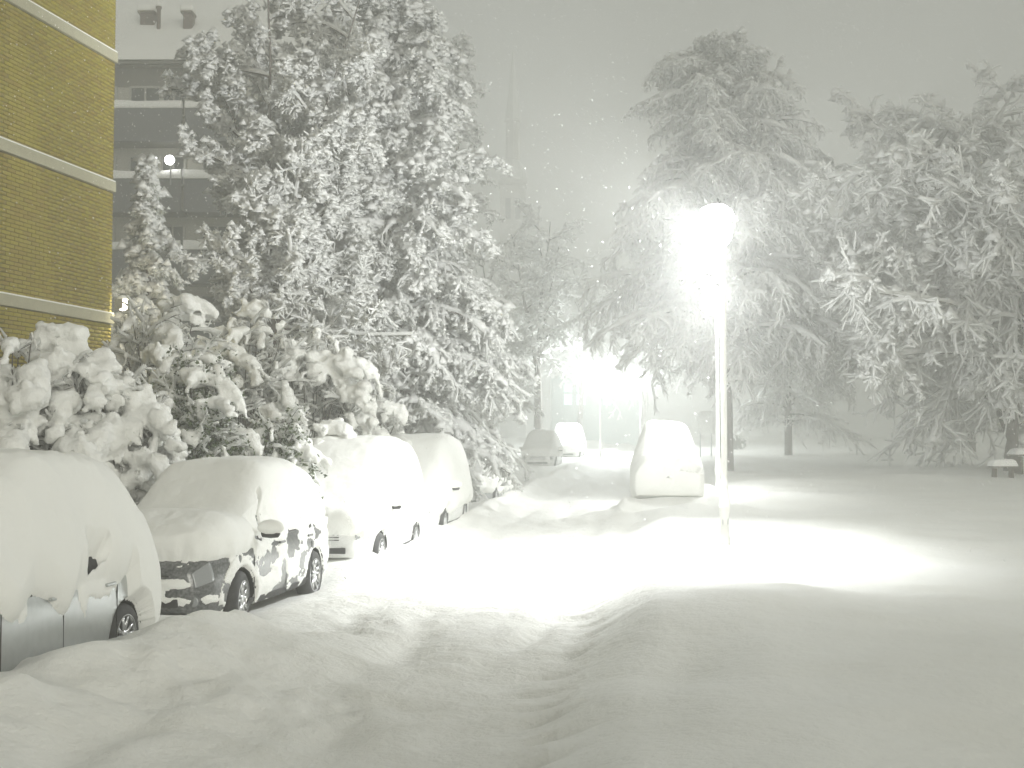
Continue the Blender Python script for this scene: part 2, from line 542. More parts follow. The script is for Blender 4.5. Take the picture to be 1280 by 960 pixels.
for i, (_, _, t, z) in enumerate(cand):
    o_ = 0.0035 * (random.random() - 0.5)
    tilt = 0.012 * (random.random() - 0.5)
    p = bw(t, -0.002 + o_, z + 0.002 * (random.random() - 0.5))
    if i < vis_n:
        o = bpy.data.objects.new("brick", bme)
        COL.objects.link(o); o.parent = house
        o.location = (p[0] - BC[0], p[1] - BC[1], p[2]); o.rotation_euler = (0, 0, ANG_B + tilt)
    else:
        restV.append(Vb @ rot.T + np.array(p)); restF.append(Fb + nb_); nb_ += 8
# header halves at the corner
for r_ in range(1, rows, 2):
    z = (r_ + 0.5) * CH
    if any(abs(z - bz) < 0.125 for bz in bands): continue
    restV.append((Vb * np.array([0.46, 1, 1])) @ rot.T + np.array(bw(0.062, -0.002, z))); restF.append(Fb + nb_); nb_ += 8
RV = np.concatenate(restV) - np.array([BC[0], BC[1], 0])
rest = obj("brickwork", new_mesh("brickwork", RV, np.concatenate(restF)), M['brick'], house)
rest["kind"] = "stuff"

# porch lamp behind the corner
lp = bw(-0.10, 0.16, 5.12)
pl = empty("porch_lamp", (lp[0], lp[1], lp[2]), ANG_B, "glowing porch lamp at the far corner of the brick house", "wall lamp")
MB().box((-0.06, -0.0, 0.0), (0.03, 0.16, 0.22)).build("back_plate", M['steel'], pl)
MB().bar((-0.05, 0, 0.05), (0.08, 0, 0.09), 0.015).build("arm", M['steel'], pl)
MB().lathe([(0.03, -0.12), (0.085, -0.09), (0.10, 0.0), (0.085, 0.09), (0.03, 0.11)], 14, (0.10, 0, 0)).build("globe", M['bulb_warm'], pl, True)
MB().lathe([(0.11, 0.115), (0.115, 0.13), (0.09, 0.18), (0.03, 0.205)], 14, (0.10, 0, 0)).build("snow_cap", M['snow'], pl, True)
ld = bpy.data.lights.new("porch_light", 'POINT'); ld.energy = 60; ld.color = (1.0, 0.92, 0.68); ld.shadow_soft_size = 0.1
lo = bpy.data.objects.new("porch_light", ld); COL.objects.link(lo); lo.parent = pl; lo.location = (0.36, -0.06, -0.05)

# ------------------------------------------------------------------ apartment block behind
FY = 49.0
def fx(u): return (u - 640) / 1500 * FY
def fz(v): return CAM_Z + (546 - v) / 1500 * FY
XL, XR = fx(40), fx(500)
apt = empty("apartment_block", ((XL + XR) / 2, FY, 0), 0, "dark apartment block with snowy balconies and steep white roof behind trees", "apartment block")
AINV = Matrix.Translation((-(XL + XR) / 2, -FY, 0))
def ab(mb, name, m, parent=None, bevel=0.0, sm=False):
    o = mb.build(name, m, parent or apt, sm=sm, bevel=bevel)
    o.matrix_parent_inverse = AINV if (parent is None) else Matrix.Identity(4)
    return o
EAVE = fz(76)
ab(MB().box(((XL + XR) / 2, FY + 5.0, EAVE / 2), (XR - XL, 10.0, EAVE)), "wall", M['facade'])
ab(MB().box(((XL + XR) / 2 , FY - 0.012, fz(92)), (XR - XL + .02, 0.06, 0.8)), "frieze", M['dark_render'])
# roof (a snow-covered gable)
RD, RH = 8.0, 6.9
rv = [(XL - .4, FY - .5, EAVE), (XR + .4, FY - .5, EAVE), (XR + .4, FY + RD, EAVE + RH), (XL - .4, FY + RD, EAVE + RH), (XL - .4, FY + 2 * RD, EAVE), (XR + .4, FY + 2 * RD, EAVE)]
roof = ab(MB().add(rv, [(0, 1, 2, 3), (3, 2, 5, 4), (1, 5, 2), (0, 3, 4), (0, 4, 5, 1)]), "roof", M['dark_render'])
def snow_slab(x0, x1, ny_=30, nx_=90):
    X = np.linspace(x0, x1, nx_); S = np.linspace(-0.02, 1, ny_)
    X, S = np.meshgrid(X, S)
    th = 0.42 * np.minimum(1, (np.clip(S + .025, 0, 1) / 0.06) ** 0.5) + 0.10 * fbm(X * .5, S * 6, 3.0, 3)
    Y = FY - .55 + S * (RD + .5); Z = EAVE + 0.03 + S * RH + th
    Z[0] = EAVE + 0.02 ; Y[0] += .02
    V = np.stack([X, Y, Z], -1).reshape(-1, 3)
    g = np.arange(ny_ * nx_).reshape(ny_, nx_)
    return V, np.stack([g[:-1, :-1], g[:-1, 1:], g[1:, 1:], g[1:, :-1]], -1).reshape(-1, 4)
V, F = snow_slab(XL - .45, XR + .45)
o = obj("roof_snow", new_mesh("roof_snow", V, F), M['snow'], apt, True); o.matrix_parent_inverse = AINV
ab(MB().box(((XL + XR) / 2, FY - .56, EAVE - 0.06), (XR - XL + .9, 0.12, 0.12)), "gutter", M['dark_render'])
def roof_y(z): return FY - .5 + (z - EAVE) / RH * (RD + .5)
for (u, vt, vb_, wpx, kind) in ((178, 10, 27, 18, 'box'), (192, 1, 33, 5, 'pipe'), (229, 10, 33, 11, 'box'), (369, 14, 24, 20, 'low'), (412, 8, 29, 15, 'box'), (457, 24, 31, 5, 'pipe'), (300, 14, 30, 13, 'box')):
    # stands on the slope: solve for the depth of the foot
    y = FY + 4
    for _ in range(30):
        z = CAM_Z + (546 - vb_) / 1500 * y
        y = 0.5 * y + 0.5 * (FY - .5 + (z - EAVE - .35) / RH * (RD + .5))
    k = y / 1500
    x = (u - 640) * k; zb = CAM_Z + (546 - vb_) * k; zt = CAM_Z + (546 - vt) * k; w_ = wpx * k
    if kind == 'pipe':
        c = ab(MB().lathe([(w_ / 2, zb - .5), (w_ / 2, zt - .1), (w_ * .75, zt - .08), (w_ * .75, zt)], 12, (x, y, 0)), "vent_pipe", M['chimney'], roof)
        ab(MB().lathe([(w_ * .7, zt + .004), (w_ * .8, zt + .08), (w_ * .3, zt + .2)], 10, (x, y, 0)), "pipe_snow", M['snow'], roof, sm=True)
    else:
        hh = zt - zb
        ab(MB().box((x, y + .2, (zb + zt) / 2 - .4), (w_, .55, hh + .8)), "chimney", M['chimney'], roof, bevel=0.02)
        ab(MB().box((x - .03, y + .2, zt + .05), (w_ + .14, .7, .09)), "chimney_cap", M['chimney'], roof, bevel=0.02)
        ab(MB().box((x - .05, y + .2, zt + .25), (w_ + .2, .72, .3)), "chimney_snow", M['snow'], roof, bevel=0.1, sm=True)
# balconies, floor by floor
STO = fz(137) - fz(225)
for k in range(6):
    zt = fz(140) - k * STO                   # top of the parapet
    if zt < 1.5: break
    for (x0, x1) in ((XL + .3, fx(232)), (fx(236), fx(330)), (fx(334), fx(470))):
        xc, wd = (x0 + x1) / 2, x1 - x0
        ab(MB().box((xc, FY - 1.05, zt - .68), (wd, .12, 1.36)), "balcony_parapet", M['parapet'], bevel=0.01)
        ab(MB().box((xc, FY - .5, zt - 1.3), (wd - .02, 1.0, .14)), "balcony_slab", M['dark_render'])
        Xs = np.linspace(x0, x1, 40)
        hh = 0.34 + 0.10 * fbm(Xs * .9, k * 3.7, 0, 2)
        prof = [(-.10, 0.003), (-.13, .09), (-.07, 1.0), (.07, 1.0), (.13, .09), (.10, .003)]
        Vv = np.array([[(x, FY - 1.05 + a, zt + (b if b < .5 else h)) for a, b in prof] for x, h in zip(Xs, hh)]).reshape(-1, 3)
        g = np.arange(40 * 6).reshape(40, 6)
        Ff = np.stack([g[:-1, :-1], g[1:, :-1], g[1:, 1:], g[:-1, 1:]], -1).reshape(-1, 4)
        o = obj("parapet_snow", new_mesh("parapet_snow", Vv, Ff), M['snow'], apt, True); o.matrix_parent_inverse = AINV
    # windows behind the balconies
    zc = zt + .55
    for (x0, x1) in ((fx(158), fx(196)), (fx(199), fx(228)), (fx(100), fx(140)), (fx(250), fx(290)), (fx(360), fx(398)), (fx(410), fx(450))):
        xc, wd = (x0 + x1) / 2, x1 - x0
        wo = ab(MB().box((xc, FY - .03, zc), (wd, .05, 1.15)), "window", M['pane'])
        fr = MB()
        for sx_ in (-1, 1): fr.box((xc + sx_ * wd / 2, FY - .05, zc), (.09, .12, 1.24))
        fr.box((xc, FY - .052, zc + .6), (wd - .09, .12, .09)); fr.box((xc, FY - .052, zc - .6), (wd - .09, .12, .09))
        fr.box((xc, FY - .048, zc), (.07, .11, 1.11))
        ab(fr, "window_frame", M['frame'], wo)
# lit balcony globe and tube
bl = empty("balcony_lamp", (fx(208) * .975, FY * .975, fz(197) * .975 + .05), 0, "lit round globe lamp on a dark balcony of the apartment block", "lamp")
MB().lathe([(.02, -.20), (.12, -.16), (.2, -.04), (.2, .04), (.12, .16), (.02, .20)], 16).build("globe", M['bulb_cool'], bl, True)
MB().bar((0.05, 0, -.2), (0.05, 0, -1.0), .03).build("stem", M['steel'], bl)
tl = empty("tube_light", (fx(190.5) * .975, FY * .975, fz(197) * .975), 0, "narrow upright tube light left of the lit balcony globe", "lamp")
MB().bar((0, 0, -.15), (0, 0, .16), .045).build("tube", M['bulb_cool'], tl)
MB().box((0, .07, 0), (.06, .05, .4)).build("holder", M['steel'], tl)

# ------------------------------------------------------------------ church tower, far off
CYD = 150.0
cx_ = (641 - 640) / 1500 * CYD
ch = empty("church_tower", (cx_, CYD, 0), 0, "faint church tower with slim pointed spire fading into snowfall", "church tower")
def cz(v): return CAM_Z + (546 - v) / 1500 * CYD
MB().box((0, 0, cz(232) / 2), (3.2, 3.2, cz(232))).build("tower", M['stone'], ch)
MB().box((0, 0, cz(228)), (3.6, 3.6, .5)).build("cornice", M['stone'], ch)
MB().lathe([(1.66, cz(224)), (1.7, cz(215)), (1.4, cz(207)), (1.02, cz(201)), (.9, cz(198))], 8).build("dome", M['copper'], ch)
MB().lathe([(.9, cz(197)), (.86, cz(150)), (1.1, cz(149)), (1.1, cz(147))], 8).build("lantern", M['stone'], ch)
MB().lathe([(1.0, cz(146)), (.54, cz(108)), (.18, cz(72)), (.04, cz(58))], 8).build("spire", M['copper'], ch)
for k in range(2):
    MB().box(((-.6, .6)[k], -1.62, cz(262)), (.65, .1, 2.6)).build("window", M['pane'], ch)

# ------------------------------------------------------------------ far teal-windowed building at the end of the street
TY = 118.0
def tx(u): return (u - 640) / 1500 * TY
def tz(v): return CAM_Z + (546 - v) / 1500 * TY
tb = empty("far_house", (tx(722), TY, 0), 0, "pale far house with lit teal windows beyond the street lamps", "house")
TI = Matrix.Translation((-tx(722), -TY, 0))
def tbuild(mb, name, m, parent=None):
    o = mb.build(name, m, parent or tb)
    if parent is None: o.matrix_parent_inverse = TI
    return o
tbuild(MB().box((tx(745), TY + 4, tz(440) / 2), (tx(800) - tx(692), 8, tz(440))), "wall", M['teal'])
tbuild(MB().box((tx(745), TY + 4, tz(440) + .3), (tx(802) - tx(690), 8.4, .6)), "roof_snow", M['snow'])
for (u0, u1, v0, v1) in ((705, 715, 481, 490), (721, 732, 481, 490), (705, 715, 493, 506), (721, 732, 493, 506), (754, 764, 493, 506), (754, 764, 481, 490)):
    wo = tbuild(MB().box(((tx(u0) + tx(u1)) / 2, TY - .03, (tz(v0) + tz(v1)) / 2), (tx(u1) - tx(u0), .06, tz(v0) - tz(v1))), "window", M['lit_window'])
    tbuild(MB().box(((tx(u0) + tx(u1)) / 2, TY - .07, (tz(v0) + tz(v1)) / 2), (.07, .06, tz(v0) - tz(v1))), "mullion", M['frame'], wo)

# ------------------------------------------------------------------ street lamps
def street_lamp(x, y, height, label, watts, spot=False, detail=True, glow='lamp_on', side=-1, cone=112, omni=1.0, throw=None):
    z0 = gz(x, y)
    e = empty("street_lamp", (x, y, z0 - .15), 0, label, "street lamp", "street lamps along the street")
    h = height + .15
    MB().lathe([(.062, 0), (.062, 1.05), (.042, 1.12), (.036, h - .25), (.032, h - .05)], 16).build("pole", M['steel'], e, True)
    MB().box((0.0, -.062, .62), (.10, .02, .32)).build("service_door", M['steel'], e, bevel=.004)
    MB().bar((0, 0, h - .1), (side * .12, 0, h + .05), .028, .028, 8).build("arm", M['steel'], e, True)
    hx = side * .16
    MB().lathe([(.05, h + .12), (.09, h + .10), (.12, h + .04), (.125, h + .0), (.10, h - .0)], 24, (hx, 0, 0)).build("lamp_shade", M['steel'], e, True)
    MB().lathe([(.12, h + .07), (.22, h + .04), (.285, h - .02), (.315, h - .08), (.33, h - .18), (.31, h - .29), (.24, h - .40), (.13, h - .46), (.03, h - .48)], 24, (hx, 0, 0)).build("lamp_bowl", M[glow], e, True)
    # snow on the shade and plastered on the windward side of the pole
    n, mrow = 28, 9
    V = []; 
    for i in range(mrow):
        f = i / (mrow - 1)
        for k in range(n):
            a = 2 * math.pi * k / n
            rr = .31 * math.cos(f * math.pi / 2) ** .7
            zz = h + .03 + .27 * math.sin(f * math.pi / 2)
            nn = 1 + .10 * float(fbm(math.cos(a) * 2 + 5, math.sin(a) * 2 + 5, f * 3 + x, 2))
            V.append((hx + .05 + rr * nn * math.cos(a), rr * nn * math.sin(a), zz))
    F = [(i * n + k, i * n + (k + 1) % n, (i + 1) * n + (k + 1) % n, (i + 1) * n + k) for i in range(mrow - 1) for k in range(n)]
    F.append(tuple((mrow - 1) * n + k for k in range(n)))
    obj("snow_cap", new_mesh("snow_cap", np.array(V), F), M['snow_twig'], e, True)
    rows = 70; V = []; F = []
    for i in range(rows):
        zz = -.1 + (h - .10) * i / (rows - 1)
        pr = .064 if zz < 1.08 else .043
        th = .014 + .020 * float(vnoise(zz * 1.7, x)) + (.05 if zz < 1.2 else 0) * float(vnoise(zz * 4, 3.0)) + .03 * max(0, 1 - (zz - .15) / .35)
        for k in range(9):
            a = R(150) + R(210) * k / 8
            ww = math.sin(math.pi * k / 8) ** .5
            rr = pr - .004 + th * ww
            V.append((rr * math.cos(a), rr * math.sin(a), zz))
    F = [(i * 9 + k, i * 9 + k + 1, (i + 1) * 9 + k + 1, (i + 1) * 9 + k) for i in range(rows - 1) for k in range(8)]
    obj("pole_snow", new_mesh("pole_snow", np.array(V), F), M['snow'], e, True)
    if spot:
        d = bpy.data.lights.new("lamp_beam", 'SPOT'); d.energy = watts; d.spot_size = R(cone); d.spot_blend = 1.0
        d.shadow_soft_size = .12; d.color = LAMP_TINT
        o = bpy.data.objects.new("lamp_beam", d); COL.objects.link(o); o.parent = e
        o.location = (hx, 0, h - .20)
        o.rotation_euler = Vector(spot).to_track_quat('-Z', 'Y').to_euler()
    if throw:
        d = bpy.data.lights.new("lamp_throw", 'SPOT'); d.energy = throw[1]; d.spot_size = R(throw[2]); d.spot_blend = .55
        d.shadow_soft_size = .15; d.color = LAMP_TINT
        o = bpy.data.objects.new("lamp_throw", d); COL.objects.link(o); o.parent = e
        o.location = (hx, .02, h - .22)
        o.rotation_euler = Vector(throw[0]).to_track_quat('-Z', 'Y').to_euler()
    d = bpy.data.lights.new("lamp_glow", 'POINT'); d.energy = watts * omni; d.shadow_soft_size = .15
    d.color = LAMP_TINT if glow == 'lamp_on' else (.95, 1, 1)
    o = bpy.data.objects.new("lamp_glow", d); COL.objects.link(o); o.parent = e
    o.location = (hx, 0, h - .21)
    return e
street_lamp(3.62, 20.5, 5.5, "tall snow-capped street lamp glaring in front of the parked cars", LAMP1_W, spot=(-0.27, -0.03, -1), cone=118, omni=.14, throw=((-.16, .80, .56), 8000, 130))
street_lamp(5.9, 34.4, 5.55, "second street lamp half hidden behind the nearest lamp pole", 1900, spot=(-0.35, -0.1, -1), cone=125, omni=.10, throw=((.75, .55, .45), 3600, 110))
street_lamp(5.3, 72.0, 5.6, "far street lamp glaring left of the road end before teal windows", 7000, glow='lamp_far', side=-1)
street_lamp(9.2, 86.0, 5.6, "farthest street lamp glowing through snowy branches over the road", 5000, glow='lamp_far')

# ------------------------------------------------------------------ cars
def chaikin(P, it=3):
    for _ in range(it):
        Q = .75 * P[:, :-1] + .25 * P[:, 1:]
        S = .25 * P[:, :-1] + .75 * P[:, 1:]
        N = np.empty((P.shape[0], 2 * (P.shape[1] - 1) + 2, 2))
        N[:, 0] = P[:, 0]; N[:, -1] = P[:, -1]
        N[:, 1:-1:2] = Q; N[:, 2:-1:2] = S
        P = N
    return P

def smooth1(v, n):
    if n < 1: return v
    k = np.hanning(2 * n + 3)[1:-1]; k /= k.sum()
    p = np.pad(v, n, mode='edge')
    return np.convolve(p, k, 'valid')

def car_loft(sp, NA=110, snow=None):
    """closed sections along x; returns array (A, S, 3). snow=dict(th, side, end)"""
    Lh = sp['L'] / 2
    ncap = 10
    f = np.linspace(-1, 1, NA)
    x = Lh * np.sign(f) * (1 - (1 - np.abs(f)) ** 1.25)
    xg = np.linspace(-Lh, Lh, 201)
    ps = lambda key, n_: np.interp(x, xg, smooth1(np.interp(xg, *zip(*sp[key])), n_))
    zt, zb, zl, w = ps('top', 6), ps('belt', 6), ps('low', 4), ps('plan', 4)
    rr = sp.get('roof', .78)
    c = np.clip((zt - zb) / .40, 0, 1)
    wr = w * (.94 * (1 - c) + rr * c)
    zs = zb + (zt - zb) * .80
    xx = x.copy()
    if snow:
        th = snow['th']
        thx = np.interp(x, *zip(*th)) if not np.isscalar(th) else np.full_like(x, th)
        zt = ps('top', snow.get('sm', 9)) + thx
        zb = ps('belt', 10) + thx * .35
        w = w + snow['side']
        rw = snow.get('rw', .28); wr = wr * (1 - rw) + w * rw - .02
        zs = zb + (zt - zb) * .74
        zt = zt + 0.03 * fbm(x * 2.2, 1.7 + sp['L'], 0, 2)
        xx = x * (1 + snow['end'] / Lh)
    zm = zl + .42 * (zb - zl)
    z3 = zl + .78 * (zb - zl)
    half = [(w * .93, zl), (w * .995, zl + .12), (w * 1.0, zm), (w * .992, z3), (w * .962, zb), (wr, zs), (wr * .80, zt - .015), (wr * .42, zt + .015)]
    left = np.stack([np.stack([-p, q], -1) for p, q in half], 1)
    mid = np.stack([np.zeros_like(zt), zt + .025], -1)[:, None]
    right = left[:, ::-1] * np.array([-1, 1])
    P = chaikin(np.concatenate([left, mid, right], 1), 3)
    S = np.concatenate([np.broadcast_to(xx[:, None, None], P.shape[:2] + (1,)), P], -1)
    def cap(end, sgn):
        ring = S[end]
        zc = .5 * (ring[:, 2].min() + ring[:, 2].max())
        out = []
        for k in range(1, ncap + 1):
            g = k / ncap
            sc = max(1 - g, .02) ** .8
            q = ring.copy()
            q[:, 1] *= sc
            q[:, 2] = zc + (q[:, 2] - zc) * sc
            q[:, 0] += sgn * (.085 + (snow['end'] * .3 if snow else 0)) * (1 - (1 - min(1, g * 1.6)) ** 2)
            out.append(q)
        return out
    front = cap(-1, 1); back = cap(0, -1)
    return np.concatenate([np.array(back[::-1]), S, np.array(front)], 0)

def grid_faces(A, S, wrap=False):
    g = np.arange(A * S).reshape(A, S)
    F = np.stack([g[:-1, :-1], g[1:, :-1], g[1:, 1:], g[:-1, 1:]], -1).reshape(-1, 4)
    if wrap:
        F = np.concatenate([F, np.stack([g[:-1, -1], g[1:, -1], g[1:, 0], g[:-1, 0]], -1)])
    return F

def loft_normals(B):
    da = np.gradient(B, axis=0); ds = np.gradient(B, axis=1)
    n = np.cross(da, ds)
    n /= np.linalg.norm(n, axis=-1, keepdims=True) + 1e-9
    return n

def eval_mesh(o):
    dg = bpy.context.evaluated_depsgraph_get()
    me = bpy.data.meshes.new_from_object(o.evaluated_get(dg))
    return me

def wheel(parent, x, y, r, side, steer=0.0, detail=True):
    w_ = .21
    prof = [(r * .62, -w_ / 2), (r * .80, -w_ / 2 - .006), (r * .95, -w_ / 2 + .02), (r, -w_ / 2 + .055), (r, w_ / 2 - .055), (r * .95, w_ / 2 - .02), (r * .80, w_ / 2 + .006), (r * .62, w_ / 2)]
    t = MB().lathe(prof, 36, axis='Y', caps=False).build("wheel", M['rubber'], parent, True)
    t.location = (x, y, r); t.rotation_euler = (0, 0, steer)
    ri = MB()
    ri.lathe([(r * .66, -w_ / 2 + .005), (r * .69, w_ / 2 - .0), (r * .64, w_ / 2 + .004), (r * .615, w_ / 2 - .03), (r * .6, -w_ / 2 + .01)], 32, axis='Y')
    ns = 10 if detail else 6
    for k in range(ns):
        a = 2 * math.pi * (k // 2) / (ns / 2) + (.16 if k % 2 else -.16) + .3
        p0 = (.05 * math.cos(a), w_ / 2 - .028, .05 * math.sin(a)); a2 = a + (.10 if k % 2 else -.10)
        p1 = (r * .64 * math.cos(a2), w_ / 2 - .014, r * .64 * math.sin(a2))
        ri.bar(p0, p1, .021, .014, 6)
    ri.lathe([(.07, w_ / 2 - .04), (.065, w_ / 2 - .012), (.03, w_ / 2 - .004)], 16, axis='Y')
    rim = ri.build("rim", M['alloy'], t, True)
    disc = MB().lathe([(r * .60, -.02), (r * .60, .0)], 24, (0, w_ / 2 - .09, 0), 'Y').build("brake_disc", M['plastic'], t)
    if side < 0:
        for q in (rim, disc): q.rotation_euler = (0, 0, math.pi)
    return t

def car(name, sp, loc, heading, label, paint, snow, mask, NA=110, detail=True, steer=0.0, bury=False, mirrors=(-1, 1), pitch=0.0, group="cars parked under snow along the street"):
    e = empty(name, loc, heading, label, "car", group)
    e.rotation_euler = (0, pitch, heading)
    Lh = sp['L'] / 2
    B = car_loft(sp, NA)
    A, S = B.shape[:2]
    # ---- painted body with wheel arches cut out
    F = grid_faces(A, S, True)
    Fl = [tuple(f) for f in F.tolist()]
    Fl.append(tuple(range(S - 1, -1, -1))); Fl.append(tuple((A - 1) * S + k for k in range(S)))
    me = new_mesh("body", B.reshape(-1, 3), Fl)
    bm = bmesh.new(); bm.from_mesh(me); bmesh.ops.recalc_face_normals(bm, faces=bm.faces); bm.to_mesh(me); bm.free()
    body = obj("body", me, M[paint], e, True)
    wx = sp['wheels']; wr = sp['wr']; hw = max(q for _, q in sp['plan'])
    cut = MB()
    for x in wx:
        for s in (-1, 1):
            cut.lathe([(wr * 1.17, -.16), (wr * 1.17, .16)], 32, (x, s * (hw - .09), wr * 1.02), 'Y')
    cme = bpy.data.meshes.new("c"); cme.from_pydata(cut.V, [], cut.F); cme.update()
    bm = bmesh.new(); bm.from_mesh(cme); bmesh.ops.recalc_face_normals(bm, faces=bm.faces); bm.to_mesh(cme); bm.free()
    cme.materials.append(M['plastic'])
    co = bpy.data.objects.new("c", cme); COL.objects.link(co); co.parent = e
    md = body.modifiers.new("b", 'BOOLEAN'); md.operation = 'DIFFERENCE'; md.object = co; md.solver = 'EXACT'; md.material_mode = 'TRANSFER'
    bpy.context.view_layer.update()
    nm = eval_mesh(body)
    body.modifiers.clear(); body.data = nm
    bpy.data.objects.remove(co)
    for x in wx:
        for s in (-1, 1):
            wheel(e, x, s * (hw - .115), wr, s, steer if x > 0 else 0, detail)
    N = loft_normals(B)
    def patch(name, x0, x1, s0, s1, off, m, parent=None, nx_=18, ns_=10, cap=False):
        """piece laid over the body between stations x0..x1 and section fractions s0..s1"""
        ai = [np.argmin(np.abs(B[10:-10, 0, 0] - q)) + 10 for q in (x0, x1)]
        if cap: ai = [int(x0), int(x1)]
        if ai[1] - ai[0] < 2: ai[1] = ai[0] + 2
        si = [int(round(q * (S - 1))) for q in (s0, s1)]
        if si[1] - si[0] < 2: si[1] = si[0] + 2
        P = B[ai[0]:ai[1] + 1, si[0]:si[1] + 1]; Q = N[ai[0]:ai[1] + 1, si[0]:si[1] + 1]
        a, b = P.shape[:2]
        tp = P + Q * off; bt = P - Q * .004
        V = np.concatenate([tp.reshape(-1, 3), bt.reshape(-1, 3)])
        f = grid_faces(a, b).tolist()
        g = np.arange(a * b).reshape(a, b)
        ring = np.concatenate([g[0, :], g[1:, -1], g[-1, -2::-1], g[-2:0:-1, 0]])
        r2 = np.roll(ring, -1)
        f += np.stack([ring, r2, r2 + a * b, ring + a * b], -1).tolist()
        return obj(name, new_mesh(name, V, [tuple(q) for q in f]), m, parent or e, True)
    gl = sp['glass']      # list of (x0, x1) for side windows
    for s in (0, 1):
        for (x0, x1) in gl:
            a0, a1 = (.252, .325) if s == 0 else (.675, .748)
            patch("side_window", x0, x1, a0, a1, .004, M['glass'])
        patch("sill_trim", -Lh * .50, Lh * .52, *((.0, .07) if s == 0 else (.93, 1.0)), .010, M['plastic'])
    for (x0, x1) in sp['screens']:
        patch("windscreen" if x0 > 0 else "rear_window", x0, x1, .40, .60, .004, M['glass'])
    # lights at the corners
    for s0, s1 in ((.19, .29), (.71, .81)):
        patch("headlight", Lh * .90, Lh * .999, s0, s1, .008, M['lampglass'])
        patch("tail_light", -Lh * .999, -Lh * .94, s0, s1, .008, M['redglass'])
    # bumper intake, grille and plate
    zlo = sp['low'][-1][1]
    xf = Lh + .078
    g = MB(); 
    for k in range(4): g.box((xf - .008, 0, zlo + .29 + k * .045), (.03, .78, .018))
    g.build("grille", M['plastic'], e, bevel=.004)
    MB().box((xf - .006, 0, zlo + .12), (.04, 1.0, .10)).build("intake", M['plastic'], e, bevel=.02)
    pf = MB().box((xf + .012, 0, zlo + .215), (.012, .50, .105)).build("number_plate", M['plate'], e, bevel=.003)
    MB().box((-xf - .006, 0, zlo + .35), (.012, .50, .105)).build("number_plate", M['plate'], e, bevel=.003)
    if detail:
        for s in (-1, 1):
            MB().lathe([(.06, -.01), (.06, .012), (.045, .016)], 16, (Lh - .01, s * hw * .72, zlo + .13), 'X').build("fog_light", M['lampglass'], e, True)
            for xh in sp['handles']:
                MB().box((xh, s * (hw + .005), sp['hz']), (.19, .035, .032)).build("door_handle", M[paint], e, bevel=.012)
            for xd in sp['seams']:
                MB().box((xd, s * (hw * .998 - .002), .55), (.005, .010, .58)).build("door_seam", M['plastic'], e)
    for s in mirrors:
        mx_, mz = sp['mirror']
        mm = MB().lathe([(.02, -.12), (.08, -.10), (.10, 0), (.085, .09), (.03, .115)], 14, (0, 0, 0), 'Y').build("mirror", M['plastic'], e, True)
        mm.scale = (.55, 1.05, .62); mm.location = (mx_, s * (hw + .12), mz)
        sn = MB().lathe([(.085, -.05), (.12, .0), (.135, .06), (.12, .14), (.07, .20), (.01, .225)], 14).build("mirror_snow", M['snow'], mm, True)
        sn.location = (0, 0, .045); sn.scale = (1.2, 1.25, 1.05)
    # ---- blanket of snow
    NA2 = 170 if detail else 60
    Bf = car_loft(sp, NA2); Sf = car_loft(sp, NA2, snow)
    # finer sections
    rep = 2 if detail else 1
    def fine(Z):
        if rep == 1: return Z
        s_old = np.linspace(0, 1, Z.shape[1]); s_new = np.linspace(0, 1, (Z.shape[1] - 1) * rep + 1)
        k = np.clip(np.searchsorted(s_old, s_new, 'right') - 1, 0, Z.shape[1] - 2)
        f_ = ((s_new - s_old[k]) / (s_old[k + 1] - s_old[k]))[None, :, None]
        return Z[:, k] * (1 - f_) + Z[:, k + 1] * f_
    Bf, Sf = fine(Bf), fine(Sf)
    a, b = Bf.shape[:2]
    sfrac = np.broadcast_to(np.linspace(0, 1, b)[None], (a, b))
    m = mask(Bf, sfrac, Lh, hw)
    bump_ = 1 + .12 * fbm(Bf[..., 0] * 1.4, Bf[..., 1] * 1.4 + sp['L'] * 3, Bf[..., 2] * 1.0, 2) + .06 * fbm(Bf[..., 0] * 6, Bf[..., 1] * 6, Bf[..., 2] * 6, 3)
    bump_ = bump_ + .22 * fbm(Bf[..., 0] * 3.2 + 4, Bf[..., 2] * .35, 2.2, 2) * sstep(.55, .95, np.abs(Bf[..., 1]) / hw)
    for x_ in wx:      # keep the wheel openings clear
        dd = np.hypot(Bf[..., 0] - x_, Bf[..., 2] - wr)
        m = np.where((dd < wr * 1.17) & (np.abs(Bf[..., 1]) > hw * .8) & (not bury), -.1, m)
    m = np.where(m > .3, m * bump_, m)
    P = Bf + (Sf - Bf) * m[..., None]
    Nf = loft_normals(Bf)
    P = P + Nf * np.where(m < 0.02, -.012, .003)[..., None]
    F = grid_faces(a, b, bury)
    keep = (m.ravel()[F] > -.04).any(1)
    F = F[keep]
    u, inv = np.unique(F.ravel(), return_inverse=True)
    obj("snow_cover", new_mesh("snow_cover", P.reshape(-1, 3)[u], inv.reshape(-1, 4)), M['snow'], e, True)
    return e

def heading_to(dx, dy): return math.atan2(dy, dx)
H_TO = math.atan2(-1, -AX)      # nose towards the camera
H_AWAY = math.atan2(1, AX)

def place(tc, y):
    """centre of a car from its lateral offset in the street and its distance"""
    return (AX * y + tc, y, float(base_z(np.array(y))))

